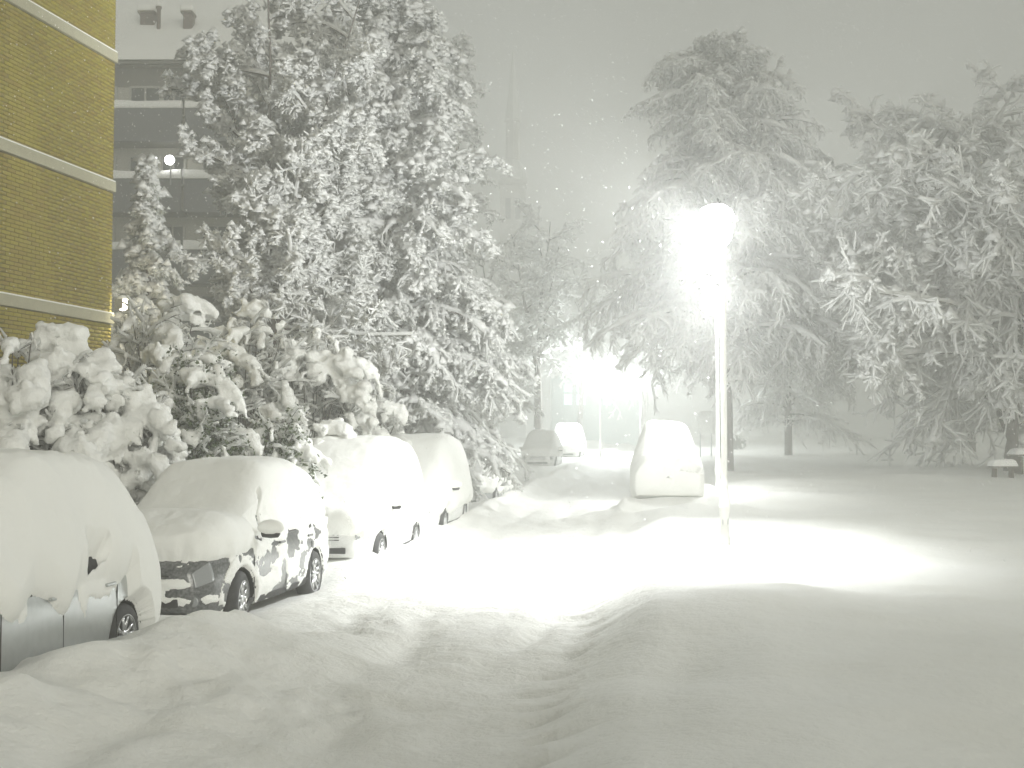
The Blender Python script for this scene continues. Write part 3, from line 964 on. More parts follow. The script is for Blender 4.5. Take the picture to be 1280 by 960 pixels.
HATCH = dict(L=4.05, wr=.315, wheels=(1.28, -1.27), roof=.76,
    top=[(-2.03, .98), (-1.85, 1.20), (-1.45, 1.50), (-.9, 1.58), (-.1, 1.60), (.35, 1.54), (1.15, 1.06), (1.75, .92), (2.03, .72)],
    belt=[(-2.03, .84), (-1.5, .96), (0, .94), (1.1, .92), (1.75, .80), (2.03, .62)],
    low=[(-2.03, .34), (-1.7, .24), (0, .20), (1.7, .22), (2.03, .26)],
    plan=[(-2.03, .72), (-1.8, .82), (-1.2, .86), (.8, .86), (1.5, .83), (1.85, .74), (2.03, .62)],
    glass=[(-1.55, -1.15), (-1.05, -.10), (0.0, .72)], screens=[(.42, 1.05), (-1.92, -1.5)], handles=(-.9, .1), seams=(-1.05, -.05, .92), hz=.86, mirror=(.72, 1.0))
SUV = dict(L=4.4, wr=.345, wheels=(1.33, -1.33), roof=.77,
    top=[(-2.2, .95), (-2.05, 1.25), (-1.7, 1.55), (-1.1, 1.65), (-.2, 1.67), (.25, 1.62), (1.0, 1.16), (1.7, 1.06), (2.05, .95), (2.2, .80)],
    belt=[(-2.2, .85), (-1.6, 1.05), (0, 1.02), (1.0, 1.00), (1.8, .88), (2.2, .70)],
    low=[(-2.2, .36), (-1.8, .27), (0, .24), (1.8, .26), (2.2, .30)],
    plan=[(-2.2, .76), (-1.95, .87), (-1.2, .905), (.8, .905), (1.6, .89), (2.0, .80), (2.2, .66)],
    glass=[(-1.75, -1.3), (-1.2, -.18), (-.08, .78)], screens=[(.30, .95), (-2.1, -1.72)], handles=(-1.05, .05), seams=(-1.15, -.12, 1.0), hz=.93, mirror=(.78, 1.10))
VAN = dict(L=4.3, wr=.33, wheels=(1.35, -1.30), roof=.84,
    top=[(-2.15, 1.15), (-2.08, 1.62), (-1.8, 1.80), (-.9, 1.84), (.2, 1.82), (.7, 1.70), (1.4, 1.18), (1.85, 1.02), (2.15, .80)],
    belt=[(-2.15, .95), (-1.5, 1.04), (0, 1.02), (1.3, 1.0), (1.85, .88), (2.15, .70)],
    low=[(-2.15, .36), (-1.8, .27), (0, .24), (1.8, .26), (2.15, .30)],
    plan=[(-2.15, .80), (-1.9, .87), (-1.2, .89), (.8, .89), (1.6, .86), (1.95, .77), (2.15, .64)],
    glass=[(-1.9, -1.25), (-1.15, -.05), (.05, .98)], screens=[(.8, 1.35), (-2.1, -2.0)], handles=(-1.0, .15), seams=(-1.1, 0.0, 1.1), hz=.93, mirror=(.98, 1.08))
SEDAN = dict(L=4.5, wr=.325, wheels=(1.38, -1.30), roof=.76,
    top=[(-2.25, .90), (-2.1, 1.08), (-1.5, 1.14), (-.95, 1.50), (-.3, 1.60), (.2, 1.55), (1.05, 1.06), (1.8, .93), (2.25, .72)],
    belt=[(-2.25, .82), (-1.5, .98), (0, .96), (1.1, .94), (1.85, .82), (2.25, .64)],
    low=[(-2.25, .36), (-1.8, .25), (0, .22), (1.8, .24), (2.25, .28)],
    plan=[(-2.25, .76), (-2.0, .85), (-1.2, .89), (.8, .89), (1.6, .86), (2.05, .77), (2.25, .64)],
    glass=[(-1.1, -.75), (-.68, .02), (.1, .82)], screens=[(.30, 1.0), (-1.45, -1.0)], handles=(-.6, .2), seams=(-.7, .06, 1.0), hz=.88, mirror=(.8, 1.02))

def mask_heavy(low_edge, seed, amp=.16, gaps=()):
    def f(B, s, Lh, hw):
        x, y, z = B[..., 0], B[..., 1], B[..., 2]
        ed = low_edge + amp * fbm(x * 1.5 + seed, y * 1.2 + seed, 0.5, 3) + .05 * fbm(x * 6 + seed, y * 5, 1.5, 2)
        m = (z - ed) / .09
        m = np.clip(m, -.1, 1)
        m = np.where(m > 0, np.clip(m, 0, 1) ** .5, m)
        for (gx, gzz, rx, rz_, sd) in gaps:
            d = np.hypot((x - gx) / rx, (z - gzz) / rz_)
            m = np.where((d < 1) & (y * sd > 0), np.minimum(m, np.clip((d - .8) * 5, -.1, 1)), m)
        return m
    return f

# first car: silver hatchback, buried down to its door bottoms
def mask1(B, s, Lh, hw):
    x, y, z = B[..., 0], B[..., 1], B[..., 2]
    # tongues hanging down the side
    tongue = .20 * np.sin(x * 5.2 + 1.0) + .12 * np.sin(x * 11.0 + .4) + .16 * fbm(x * 3 + 3, 2.0, 0, 2)
    ed = .90 - .12 * tongue
    ed = np.where((x < -1.28), .62 - .5 * sstep(-1.28, -1.62, x), ed)
    ed = ed - .20 * gauss(x + .05, .16) - .16 * gauss(x - .75, .2)
    ed = ed + .03 * fbm(x * 9, y * 4, 1.5, 2)
    m = np.clip((z - ed) / .13, -.1, 1)
    m = np.where(m > 0, np.clip(m, 0, 1) ** .5, m)
    # a bare corner of the rear quarter window
    d = np.maximum(np.abs(x + .62) / .19, np.abs(z - 1.05) / .09 + .35 * (-.62 - x) / .19)
    # thin smears under the tongues
    sm_ = fbm(x * 5 + 8, y * 5, z * 3.5, 3) - .30 - 1.2 * (.70 - z)
    m = np.maximum(m, np.clip(sm_ * .6, -.1, .12))
    return np.where((d < 1) & (y > 0), np.minimum(m, np.clip((d - .85) * 8 - .1, -.1, 1)), m)
c1 = place(-6.22, 10.55)
car("parked_car", dict(HATCH), (c1[0], c1[1], .06), H_TO, "silver hatchback buried in snow with bare lower door, nearest at left edge", 'silver',
    dict(th=[(-2.1, .42), (-1.4, .50), (0, .56), (1.2, .42), (2.1, .30)], side=.11, end=.05, sm=30), mask1, NA=90, mirrors=(-1,))

# second car: dark grey crossover, front and side only dusted
def mask2(B, s, Lh, hw):
    x, y, z = B[..., 0], B[..., 1], B[..., 2]
    side = np.abs(y) > hw * .80
    ed = 1.06 + .06 * fbm(x * 2.2, y * 3, .3, 3) - .10 * sstep(-1.2, -1.9, x)
    ed = np.where(x > 1.0, .90 + .10 * fbm(x * 4, y * 4 + 3, 0.7, 2) - .04 * sstep(1.4, 2.0, x), ed)
    m = np.clip((z - ed) / .08, -.1, 1)
    m = np.where(m > 0, np.clip(m, 0, 1) ** .5, m)
    # side glass is only plastered thinly
    thin = sstep(.98, 1.06, z) * (1 - sstep(1.42, 1.56, z)) * side * (x < 1.0)
    m = np.where(thin > .4, np.minimum(m, .32 + .25 * fbm(x * 3, y, z * 3, 2)), m)
    # caught on bumper, arches and doors
    n = fbm(x * 4.2 + 2, y * 4.2, z * 6.5, 4)
    n2 = fbm(x * 2.0 + 12, y * 2.0, z * 2.5 + 5, 2)
    front = sstep(1.75, 2.1, x)
    door = side * (x < .95) * (x > -2.0)
    p = n * .9 + n2 * .5 - .14 + .30 * door + front * (.16 + .38 * gauss(z - .63, .05) + .38 * gauss(z - .45, .045)) - .25 * sstep(.5, .3, z) * door
    arch = np.abs(np.hypot(x - 1.33, z - .35) - .46) < .09
    p = p + .30 * (arch & side)
    slit = (np.abs(x - .60 + (z - 1.2) * .7) < .022) & (z > 1.12) & (z < 1.40) & (y > 0)
    m = np.maximum(m, np.clip(p * .55, -.1, .34))
    # dark gap of the headlight under the bonnet snow
    hl = (np.abs(z - .79 - (2.1 - x) * .12) < .035) & (x > 1.5) & (np.abs(y) > .42) & (np.abs(y) < .84)
    return np.where(slit | hl, -.1, m)
c2 = place(-6.12, 15.95)
car("parked_car", dict(SUV), (c2[0], c2[1], .0), H_TO + R(-1.5), "dark grey crossover with snowy bonnet and bare alloy front wheel", 'darkgrey',
    dict(th=[(-2.2, .26), (-1.2, .34), (.1, .36), (.75, .24), (1.05, .20), (1.5, .30), (1.9, .28), (2.2, .18)], side=.07, end=.07, sm=7), mask2, NA=100, steer=R(7))

c3 = place(-5.92, 21.75)
car("parked_car", dict(VAN, L=4.3), (c3[0], c3[1], c3[2]), H_TO, "white car under thick snow, brightest in lamp light behind the dark crossover", 'white_paint',
    dict(th=[(-2.2, .36), (0, .46), (1.0, .42), (2.2, .26)], side=.10, end=.10, sm=16), mask_heavy(.62, 3.0, .10), NA=46, detail=False)
c4 = place(-5.98, 27.4)
car("parked_car", dict(VAN), (c4[0], c4[1], c4[2]), H_TO + R(1), "snow-buried van in lamp glare, fourth car from the left edge", 'white_paint',
    dict(th=[(-2.2, .36), (0, .44), (1.0, .42), (2.2, .26)], side=.10, end=.10, sm=16), mask_heavy(.55, 5.0, .12), NA=40, detail=False)
c5 = place(-6.15, 36.0)
car("parked_car", dict(HATCH), (c5[0], c5[1], c5[2]), H_TO, "snow-buried hatchback showing one dark door mirror below drooping fir boughs", 'grey_paint',
    dict(th=[(-2.2, .36), (0, .44), (1.0, .42), (2.2, .26)], side=.10, end=.10, sm=16), mask_heavy(.45, 9.0, .12), NA=40, detail=False)
c6 = place(-7.0, 61.0)
car("parked_car", dict(HATCH), (c6[0], c6[1], c6[2]), H_TO, "distant snowed-in car with grey bumper and grille showing at left kerb", 'white_paint',
    dict(th=[(-2.2, .34), (0, .44), (1.0, .42), (2.2, .22)], side=.08, end=.05, sm=16), mask_heavy(.70, 12.0, .08), NA=40, detail=False)
c8 = place(-6.9, 74.0)
car("parked_car", dict(VAN), (c8[0], c8[1], c8[2]), H_TO, "farthest parked car on the left, a pale hump of snow", 'white_paint',
    dict(th=[(-2.2, .40), (0, .50), (1.0, .42), (2.2, .26)], side=.10, end=.08, sm=16), mask_heavy(.55, 14.0, .12), NA=40, detail=False)
def mask7(B, s, Lh, hw):
    x, y, z = B[..., 0], B[..., 1], B[..., 2]
    m = mask_heavy(.10, 17.0, .05)(B, s, Lh, hw)
    # a dark slit of boot edge and light shows at the right rear corner
    slit = (np.abs(z - .86 + .06 * (y + .6)) < .035) & (y < -.36) & (y > -.84) & (x < -2.0)
    return np.where(slit, -.1, m)
c7 = place(-.40, 33.0)
car("parked_car", dict(SEDAN, top=[(x, z * 1.04) for x, z in SEDAN['top']]), (c7[0], c7[1], c7[2] + .26), H_AWAY + R(2), "snow-heaped saloon left of the street lamp, parked on the right", 'white_paint',
    dict(th=[(-2.3, .30), (-1.75, .30), (-1.40, .12), (-.85, .48), (.1, .66), (.6, .56), (1.2, .36), (2.2, .34)], side=.08, end=.10, sm=6, rw=.0), mask7, NA=46, detail=False, bury=True, mirrors=())

# ------------------------------------------------------------------ trees
def unit(v): return v / (np.linalg.norm(v, axis=-1, keepdims=True) + 1e-9)

def grow(P, L, rng, c, ratio, ang, m=5, droop=0.0, jit=.15, t0=.25, t1=1.0, flat=0.0, rv=.35):
    """children branches. P (N,m,3), L (N,)  ->  (N*c,m,3), lengths"""
    N, mm, _ = P.shape
    t = rng.uniform(t0, t1, (N, c))
    if c > 3: t = t0 + (t1 - t0) * ((np.arange(c)[None] + rng.uniform(0, 1, (N, c))) / c)
    f = t * (mm - 1); k = np.clip(f.astype(int), 0, mm - 2); fr = (f - k)[..., None]
    n = np.arange(N)[:, None]
    p0 = P[n, k] * (1 - fr) + P[n, k + 1] * fr
    d = unit(P[n, k + 1] - P[n, k])
    az = rng.uniform(0, 2 * math.pi, (N, c))
    side = np.cross(d, np.array([0, 0, 1.])); bad = np.linalg.norm(side, axis=-1) < .15
    side[bad] = np.array([1., 0, 0]); side = unit(side); up = np.cross(side, d)
    if flat > 0:          # keep twigs mostly in the plane of the bough
        sgn = np.where(rng.random((N, c)) < .5, 1, -1)
        az = np.where(rng.random((N, c)) < flat, np.where(sgn > 0, 0, math.pi) + rng.normal(0, .35, (N, c)), az)
    a = ang * rng.uniform(.7, 1.25, (N, c))
    q = (side * np.cos(az)[..., None] + up * np.sin(az)[..., None])
    dd = unit(d * np.cos(a)[..., None] + q * np.sin(a)[..., None])
    ln = L[:, None] * ratio * (1.15 - .6 * t) * rng.uniform(1 - rv, 1 + rv, (N, c))
    return shoot(p0.reshape(-1, 3), dd.reshape(-1, 3), ln.reshape(-1), rng, m, droop, jit)

def shoot(p0, d, ln, rng, m=5, droop=0.0, jit=.15):
    N = len(p0)
    P = np.empty((N, m, 3)); P[:, 0] = p0
    d = d.copy()
    st = (ln / (m - 1))[:, None]
    for i in range(1, m):
        d = d + rng.normal(0, jit, (N, 3)) / math.sqrt(m)
        d[:, 2] -= droop / (m - 1) * (.4 + 1.2 * i / m)
        d = unit(d)
        P[:, i] = P[:, i - 1] + d * st
    return P, ln

def segs(P, r0, r1):
    """polyline branches to frustum ends"""
    N, m, _ = P.shape
    f = np.linspace(0, 1, m)
    r = np.asarray(r0).reshape(-1, 1) * (1 - f) + np.asarray(r1).reshape(-1, 1) * f
    r = np.broadcast_to(r, (N, m))
    return P[:, :-1].reshape(-1, 3), P[:, 1:].reshape(-1, 3), r[:, :-1].reshape(-1), r[:, 1:].reshape(-1)

def snow_on(P, rs, rng, bark=0.0, n=4, end=.35):
    """snow lying along the upper side of twigs"""
    A, B_, _, _ = segs(P, [rs], [rs])
    d = B_ - A; L = np.linalg.norm(d, axis=1) + 1e-9
    h = np.hypot(d[:, 0], d[:, 1]) / L
    N, m, _ = P.shape
    lump = rng.uniform(.55, 1.35, (N, m))
    lump[:, -1] *= end
    w0 = lump[:, :-1].reshape(-1); w1 = lump[:, 1:].reshape(-1)
    k = (.42 + .58 * h)
    up = np.zeros_like(A); up[:, 2] = 1
    off = (rs * .55 + bark) * h
    ext = d * .06
    return tubes(A - ext + up * off[:, None], B_ + ext + up * off[:, None], rs * k * w0, rs * k * w1, n, 1.0)

def needles(P, rng, per, ln, wd):
    """dark foliage hanging under twigs: small slim triangles"""
    N, m, _ = P.shape
    t = rng.uniform(.1, 1, (N, per)); f = t * (m - 1); k = np.clip(f.astype(int), 0, m - 2); fr = (f - k)[..., None]
    n = np.arange(N)[:, None]
    p = (P[n, k] * (1 - fr) + P[n, k + 1] * fr).reshape(-1, 3)
    d = unit((P[n, k + 1] - P[n, k]).reshape(-1, 3))
    q = unit(rng.normal(0, 1, p.shape)); q[:, 2] = -np.abs(q[:, 2]) * .8 - .15
    tip = p + unit(d * .7 + q) * (ln * rng.uniform(.5, 1.3, (len(p), 1)))
    s = unit(np.cross(tip - p, rng.normal(0, 1, p.shape))) * wd * .5
    V = np.stack([p - s, p + s, tip + s * .5, tip - s * .5], 1).reshape(-1, 3)
    F = np.arange(len(V)).reshape(-1, 4)
    return V, F

def tufts(P, rng, per, r):
    """small flattened lumps of snow caught on twigs"""
    N, m, _ = P.shape
    k = rng.integers(1, m, (N, per))
    p = P[np.arange(N)[:, None], k].reshape(-1, 3) + rng.normal(0, r * .6, (N * per, 3))
    p[:, 2] += r * .4
    o8 = np.array([[1, 0, -.35], [-.5, .87, -.35], [-.5, -.87, -.35], [0, 0, .75]])
    f8 = np.array([[0, 1, 3], [1, 2, 3], [2, 0, 3], [0, 2, 1]])
    a = rng.uniform(0, 6.3, len(p)); ca_, sa_ = np.cos(a), np.sin(a)
    v = o8[None] * rng.uniform(.6, 1.5, (len(p), 4, 1)) * (r * 1.15 * rng.uniform(.5, 1.3, (len(p), 1, 1)))
    v = np.stack([v[..., 0] * ca_[:, None] - v[..., 1] * sa_[:, None], v[..., 0] * sa_[:, None] + v[..., 1] * ca_[:, None], v[..., 2]], -1)
    V = (p[:, None] + v).reshape(-1, 3)
    F = (f8[None] + (np.arange(len(p)) * 4)[:, None, None]).reshape(-1, 3)
    return V, F

def finish_tree(e, origin, trunk, wood, snow, green=None, names=("trunk", "branchwork", "snow_load", "crown"), tuft=None):
    O = np.array(origin)
    V, F = trunk; obj(names[0], new_mesh(names[0], V - O, F), M['bark'], e, True)
    V, F = wood; w_ = obj(names[1], new_mesh(names[1], V - O, F), M['twig'], e, True)
    if green is not None:
        V, F = green; obj(names[3], new_mesh(names[3], V - O, F), M['needle'], e, False)
    V, F = snow; so = obj(names[2], new_mesh(names[2], V - O, F), M['snow_twig'], e, True)
    if tuft is not None:
        V, F = tuft; obj("snow_tuft", new_mesh("snow_tuft", V - O, F), M['snow_twig'], so, True)["kind"] = "stuff"

def broadleaf(x, y, h, spread, label, seed, c=(9, 9, 7, 6), r0=.22, rs=.04, droop=.5, fork=.28, stems=3, group=None, upright=.55, dens=1.0, sink=.2, name="snowy_tree", bare=False):
    rng = np.random.default_rng(seed)
    z0 = gz(x, y) - sink
    e = empty(name, (x, y, z0), 0, label, "tree", group)
    p0 = np.array([[x, y, z0]])
    hf = h * fork
    T, tl = shoot(p0, np.array([[.03, .0, 1.]]), np.array([hf]), rng, 6, 0, .06)
    tr = [tubes(*segs(T, [r0], [r0 * .75]), 10)]
    wood = []; snow = []
    # main limbs
    n0 = stems
    az = np.arange(n0) * 2 * math.pi / n0 + rng.uniform(0, 6)
    tilt = rng.uniform(.10, .42, n0); tilt[0] = .04
    D = np.stack([np.sin(tilt) * np.cos(az), np.sin(tilt) * np.sin(az), np.cos(tilt)], -1)
    Lm = (h - hf) * rng.uniform(.80, 1.0, n0); Lm[0] = h - hf
    A0, l0 = shoot(np.repeat(T[:, -1], n0, 0), D, Lm, rng, 9, .0, .16)
    tr.append(tubes(*segs(A0, [r0 * .62], [r0 * .10]), 8))
    snow.append(snow_on(A0, rs * 1.3, rng, r0 * .25))
    A1, l1 = grow(A0, l0, rng, c[0], .62 * spread, R(56), 9, droop * .45, .28, .02, .98)
    tr.append(tubes(*segs(A1, [r0 * .24], [r0 * .05]), 5)); snow.append(snow_on(A1, rs * 1.35, rng, r0 * .12, 5, .8))
    A2, l2 = grow(A1, l1, rng, c[1], .40, R(52), 6, droop * .8, .42, .08, 1.0, .4)
    wood.append(tubes(*segs(A2[:, [0, 2, 5]], [r0 * .075], [r0 * .03]), 3)); snow.append(snow_on(A2, rs * 1.15, rng, .01, 3, .8))
    A3, l3 = grow(A2, l2, rng, c[2], .42, R(52), 4, droop * .6, .5, .06, 1.0)
    snow.append(snow_on(A3, rs, rng, .006, 3, .8))
    A4, l4 = grow(A3, l3, rng, c[3], .58, R(50), 2, droop * .3, .5, .06, 1.0)
    snow.append(snow_on(A4, rs * .95, rng, .004, 3, .6))
    if bare:       # twigs whose dark underside shows
        wood.append(tubes(*segs(A3[::2][:, [0, 3]], [r0 * .035], [r0 * .016]), 3))
    finish_tree(e, (x, y, z0), cat_mesh_mixed(tr), cat_mesh_mixed(wood), cat_mesh_mixed(snow), tuft=cat_mesh([tufts(A3, rng, (2 if bare else 1) if y < 60 else 0, rs * 2.0), tufts(A2, rng, 5 if y < 60 else 2, rs * 2.6)]))
    return e

def cat_mesh_mixed(parts): return cat_mesh(parts)

def conifer(x, y, h, rad, label, seed, nb=110, c=(18, 5), rs=.055, droop=1.1, low=.10, weep=.8, group=None, r0=.24, top_pow=.85, sink=.2, green=2, e0=.25, cat="tree", name="snowy_fir", lean=0.0, fine=False):
    rng = np.random.default_rng(seed)
    z0 = gz(x, y) - sink
    e = empty(name, (x, y, z0), 0, label, cat, group)
    T, tl = shoot(np.array([[x, y, z0]]), np.array([[lean, .0, 1.]]), np.array([h]), rng, 12, 0, .03)
    tr = [tubes(*segs(T, [r0], [.02]), 10)]
    f = low + (1 - low) * (np.arange(nb) + rng.uniform(0, 1, nb)) / nb
    f = np.minimum(f, .995)
    ki = f * 11; k = np.clip(ki.astype(int), 0, 10); fr = (ki - k)[:, None]
    p = T[0][k] * (1 - fr) + T[0][k + 1] * fr
    az = np.arange(nb) * 2.39996 + rng.normal(0, .3, nb)
    g = (f - low) / (1 - low)
    ln = rad * ((1 - g) ** top_pow * .97 + .05) * rng.uniform(.68, 1.16, nb) * 1.12
    el = e0 + .35 * g + rng.normal(0, .12, nb)
    D = np.stack([np.cos(el) * np.cos(az), np.cos(el) * np.sin(az), np.sin(el)], -1)
    A1, l1 = shoot(p, D, ln, rng, 9, droop, .12)
    tr.append(tubes(*segs(A1, ln * .012 + .012, [.008]), 5))
    snow = [snow_on(A1, rs * 1.5, rng, .02, 6)]
    A2, l2 = grow(A1, np.maximum(l1, rad * .25), rng, c[0], .30, R(58), 5, weep, .34, .08, 1.0, .7)
    wood = [tubes(*segs(A2[:, ::2], [.016], [.006]), 3)]
    snow.append(snow_on(A2, rs * 1.05, rng, .01, 3))
    A3, l3 = grow(A2, l2, rng, c[1], .42, R(48), 3 if fine else 2, weep * 1.0, .4, .08, 1.0, .4)
    snow.append(snow_on(A3, rs * .76, rng, .004, 3, .7))
    gr = cat_mesh([needles(A2, rng, green * 2, .17, .034), needles(A3, rng, max(1, green // 2), .13, .030)])
    finish_tree(e, (x, y, z0), cat_mesh(tr), cat_mesh(wood), cat_mesh(snow), gr, tuft=cat_mesh([tufts(A3, rng, 1 if y < 40 else 0, rs * 1.0), tufts(A2, rng, 3, rs * 1.4), tufts(A1, rng, 6, rs * 2.1)]))
    return e

def at(u, y): return (u - 640) / 1500 * y
def htop(v, y): return CAM_Z + (546 - v) / 1500 * y

broadleaf(at(326, 30), 30.0, htop(-25, 30), 0.46, "tall snow-covered birch with forked dark trunk left of the fir", 21, c=(16, 10, 8, 7), rs=.043, droop=.5, stems=4, r0=.15, fork=.30, bare=True)
conifer(at(505, 33), 33.0, htop(-25, 33), 3.25, "tall drooping fir loaded with snow behind the parked cars", 31, nb=160, c=(18, 6), rs=.080, droop=1.15, low=.05, weep=.9, top_pow=.50)
conifer(at(566, 44), 44.0, htop(72, 44), 2.6, "slimmer fir fading just behind the tall drooping fir", 33, nb=80, c=(12, 4), rs=.07, droop=1.2, top_pow=.6)
conifer(at(182, 27.6), 27.6, htop(228, 27.6), 1.35, "small pointed spruce beside the corner of the brick house", 35, nb=64, c=(11, 4), rs=.065, droop=1.5, low=.05, weep=1.2, r0=.09, green=4, top_pow=.75, name="snowy_spruce")
broadleaf(at(672, 70), 70.0, htop(300, 70), 0.7, "distant bare tree with dark trunk behind the far parked cars", 41, c=(9, 7, 6, 4), rs=.06, droop=.8, r0=.26, fork=.35)
broadleaf(at(612, 62), 62.0, htop(330, 62), 0.7, "hazy snow-covered tree between the slim fir and the far lamp", 43, c=(9, 7, 6, 3), rs=.06, droop=.8, r0=.2, fork=.25)
broadleaf(at(724, 98), 98.0, htop(350, 98), 0.8, "pale far tree above the teal-windowed house", 45, c=(9, 7, 6, 3), rs=.08, droop=.7, r0=.26, fork=.25)
conifer(at(908, 50), 50.0, htop(70, 50), 5.2, "broad weeping conifer towering behind the street lamp", 51, nb=170, c=(18, 6), rs=.082, droop=1.15, low=.27, weep=1.1, top_pow=.36, r0=.3, e0=.3)
conifer(at(985, 70), 70.0, htop(205, 70), 4.4, "dim conifer between the weeping conifer and the right tree", 53, nb=110, c=(13, 4), rs=.08, droop=1.0, low=.10, weep=1.0, top_pow=.6)
broadleaf(at(800, 96), 96.0, htop(330, 96), 0.8, "far snowy tree over the end of the road", 55, c=(9, 7, 6, 3), rs=.08, droop=.8, r0=.26, fork=.25)
broadleaf(at(1262, 47), 47.0, htop(178, 47), 1.16, "wide bare tree full of snow at right edge above the picnic table", 61, c=(15, 9, 7, 5), rs=.082, droop=1.05, stems=5, r0=.30, fork=.10)
broadleaf(at(1165, 76), 76.0, htop(300, 76), 0.8, "dim park tree with thin trunk left of the wide bare tree", 63, c=(9, 7, 6, 4), rs=.075, droop=.6, r0=.24, fork=.30)
broadleaf(at(1214, 72), 72.0, htop(270, 72), 0.8, "dim park tree directly behind the wide bare tree", 65, c=(9, 7, 6, 4), rs=.075, droop=.6, r0=.24, fork=.30)

# ------------------------------------------------------------------ shrubs with rounded snow loads
_ico = bmesh.new(); bmesh.ops.create_icosphere(_ico, subdivisions=2, radius=1.0)
ICO_V = np.array([v.co[:] for v in _ico.verts]); ICO_F = np.array([[v.index for v in f.verts] for f in _ico.faces]); _ico.free()

def remeshed(balls, voxel, O, seed=0, amp=.03):
    C = np.array([b[:3] for b in balls]); r = np.array([b[3] for b in balls])
    V = (C[:, None] + ICO_V[None] * r[:, None, None] * np.array([1.08, 1.08, .68])).reshape(-1, 3)
    F = (ICO_F[None] + (np.arange(len(C)) * len(ICO_V))[:, None, None]).reshape(-1, 3)
    me = new_mesh("tmp", V, F)
    o = bpy.data.objects.new("tmp", me); COL.objects.link(o)
    md = o.modifiers.new("r", 'REMESH'); md.mode = 'VOXEL'; md.voxel_size = voxel
    md2 = o.modifiers.new("s", 'SMOOTH'); md2.iterations = 2; md2.factor = .5
    bpy.context.view_layer.update()
    nm = eval_mesh(o)
    bpy.data.objects.remove(o)
    n = len(nm.vertices)
    co = np.empty(n * 3, np.float32); nm.vertices.foreach_get("co", co); co = co.reshape(-1, 3)
    no = np.empty(n * 3, np.float32); nm.vertex_normals.foreach_get("vector", no); no = no.reshape(-1, 3)
    co = co + no * (amp * fbm(co[:, 0] * 5 + seed, co[:, 1] * 5, co[:, 2] * 5, 3) + .7 * amp * fbm(co[:, 0] * 11, co[:, 1] * 11, co[:, 2] * 8, 2) + .4 * amp * fbm(co[:, 0] * 22, co[:, 1] * 22, co[:, 2] * 22, 2))[:, None].astype(np.float32)
    co = co - np.array(O, np.float32)
    nm.vertices.foreach_set("co", co.ravel()); nm.update()
    return nm

def leaves(P, rng, per, size, spread):
    N, m, _ = P.shape
    k = rng.integers(1, m, (N, per)); p = P[np.arange(N)[:, None], k].reshape(-1, 3) + rng.normal(0, spread, (N * per, 3))
    d = unit(rng.normal(0, 1, p.shape)); d[:, 2] = d[:, 2] * .5 - .3
    s = unit(np.cross(d, rng.normal(0, 1, p.shape)))
    L = size * rng.uniform(.6, 1.3, (len(p), 1))
    V = np.stack([p, p + d * L * .5 + s * L * .28, p + d * L, p + d * L * .5 - s * L * .28], 1).reshape(-1, 3)
    return V, np.arange(len(V)).reshape(-1, 4)

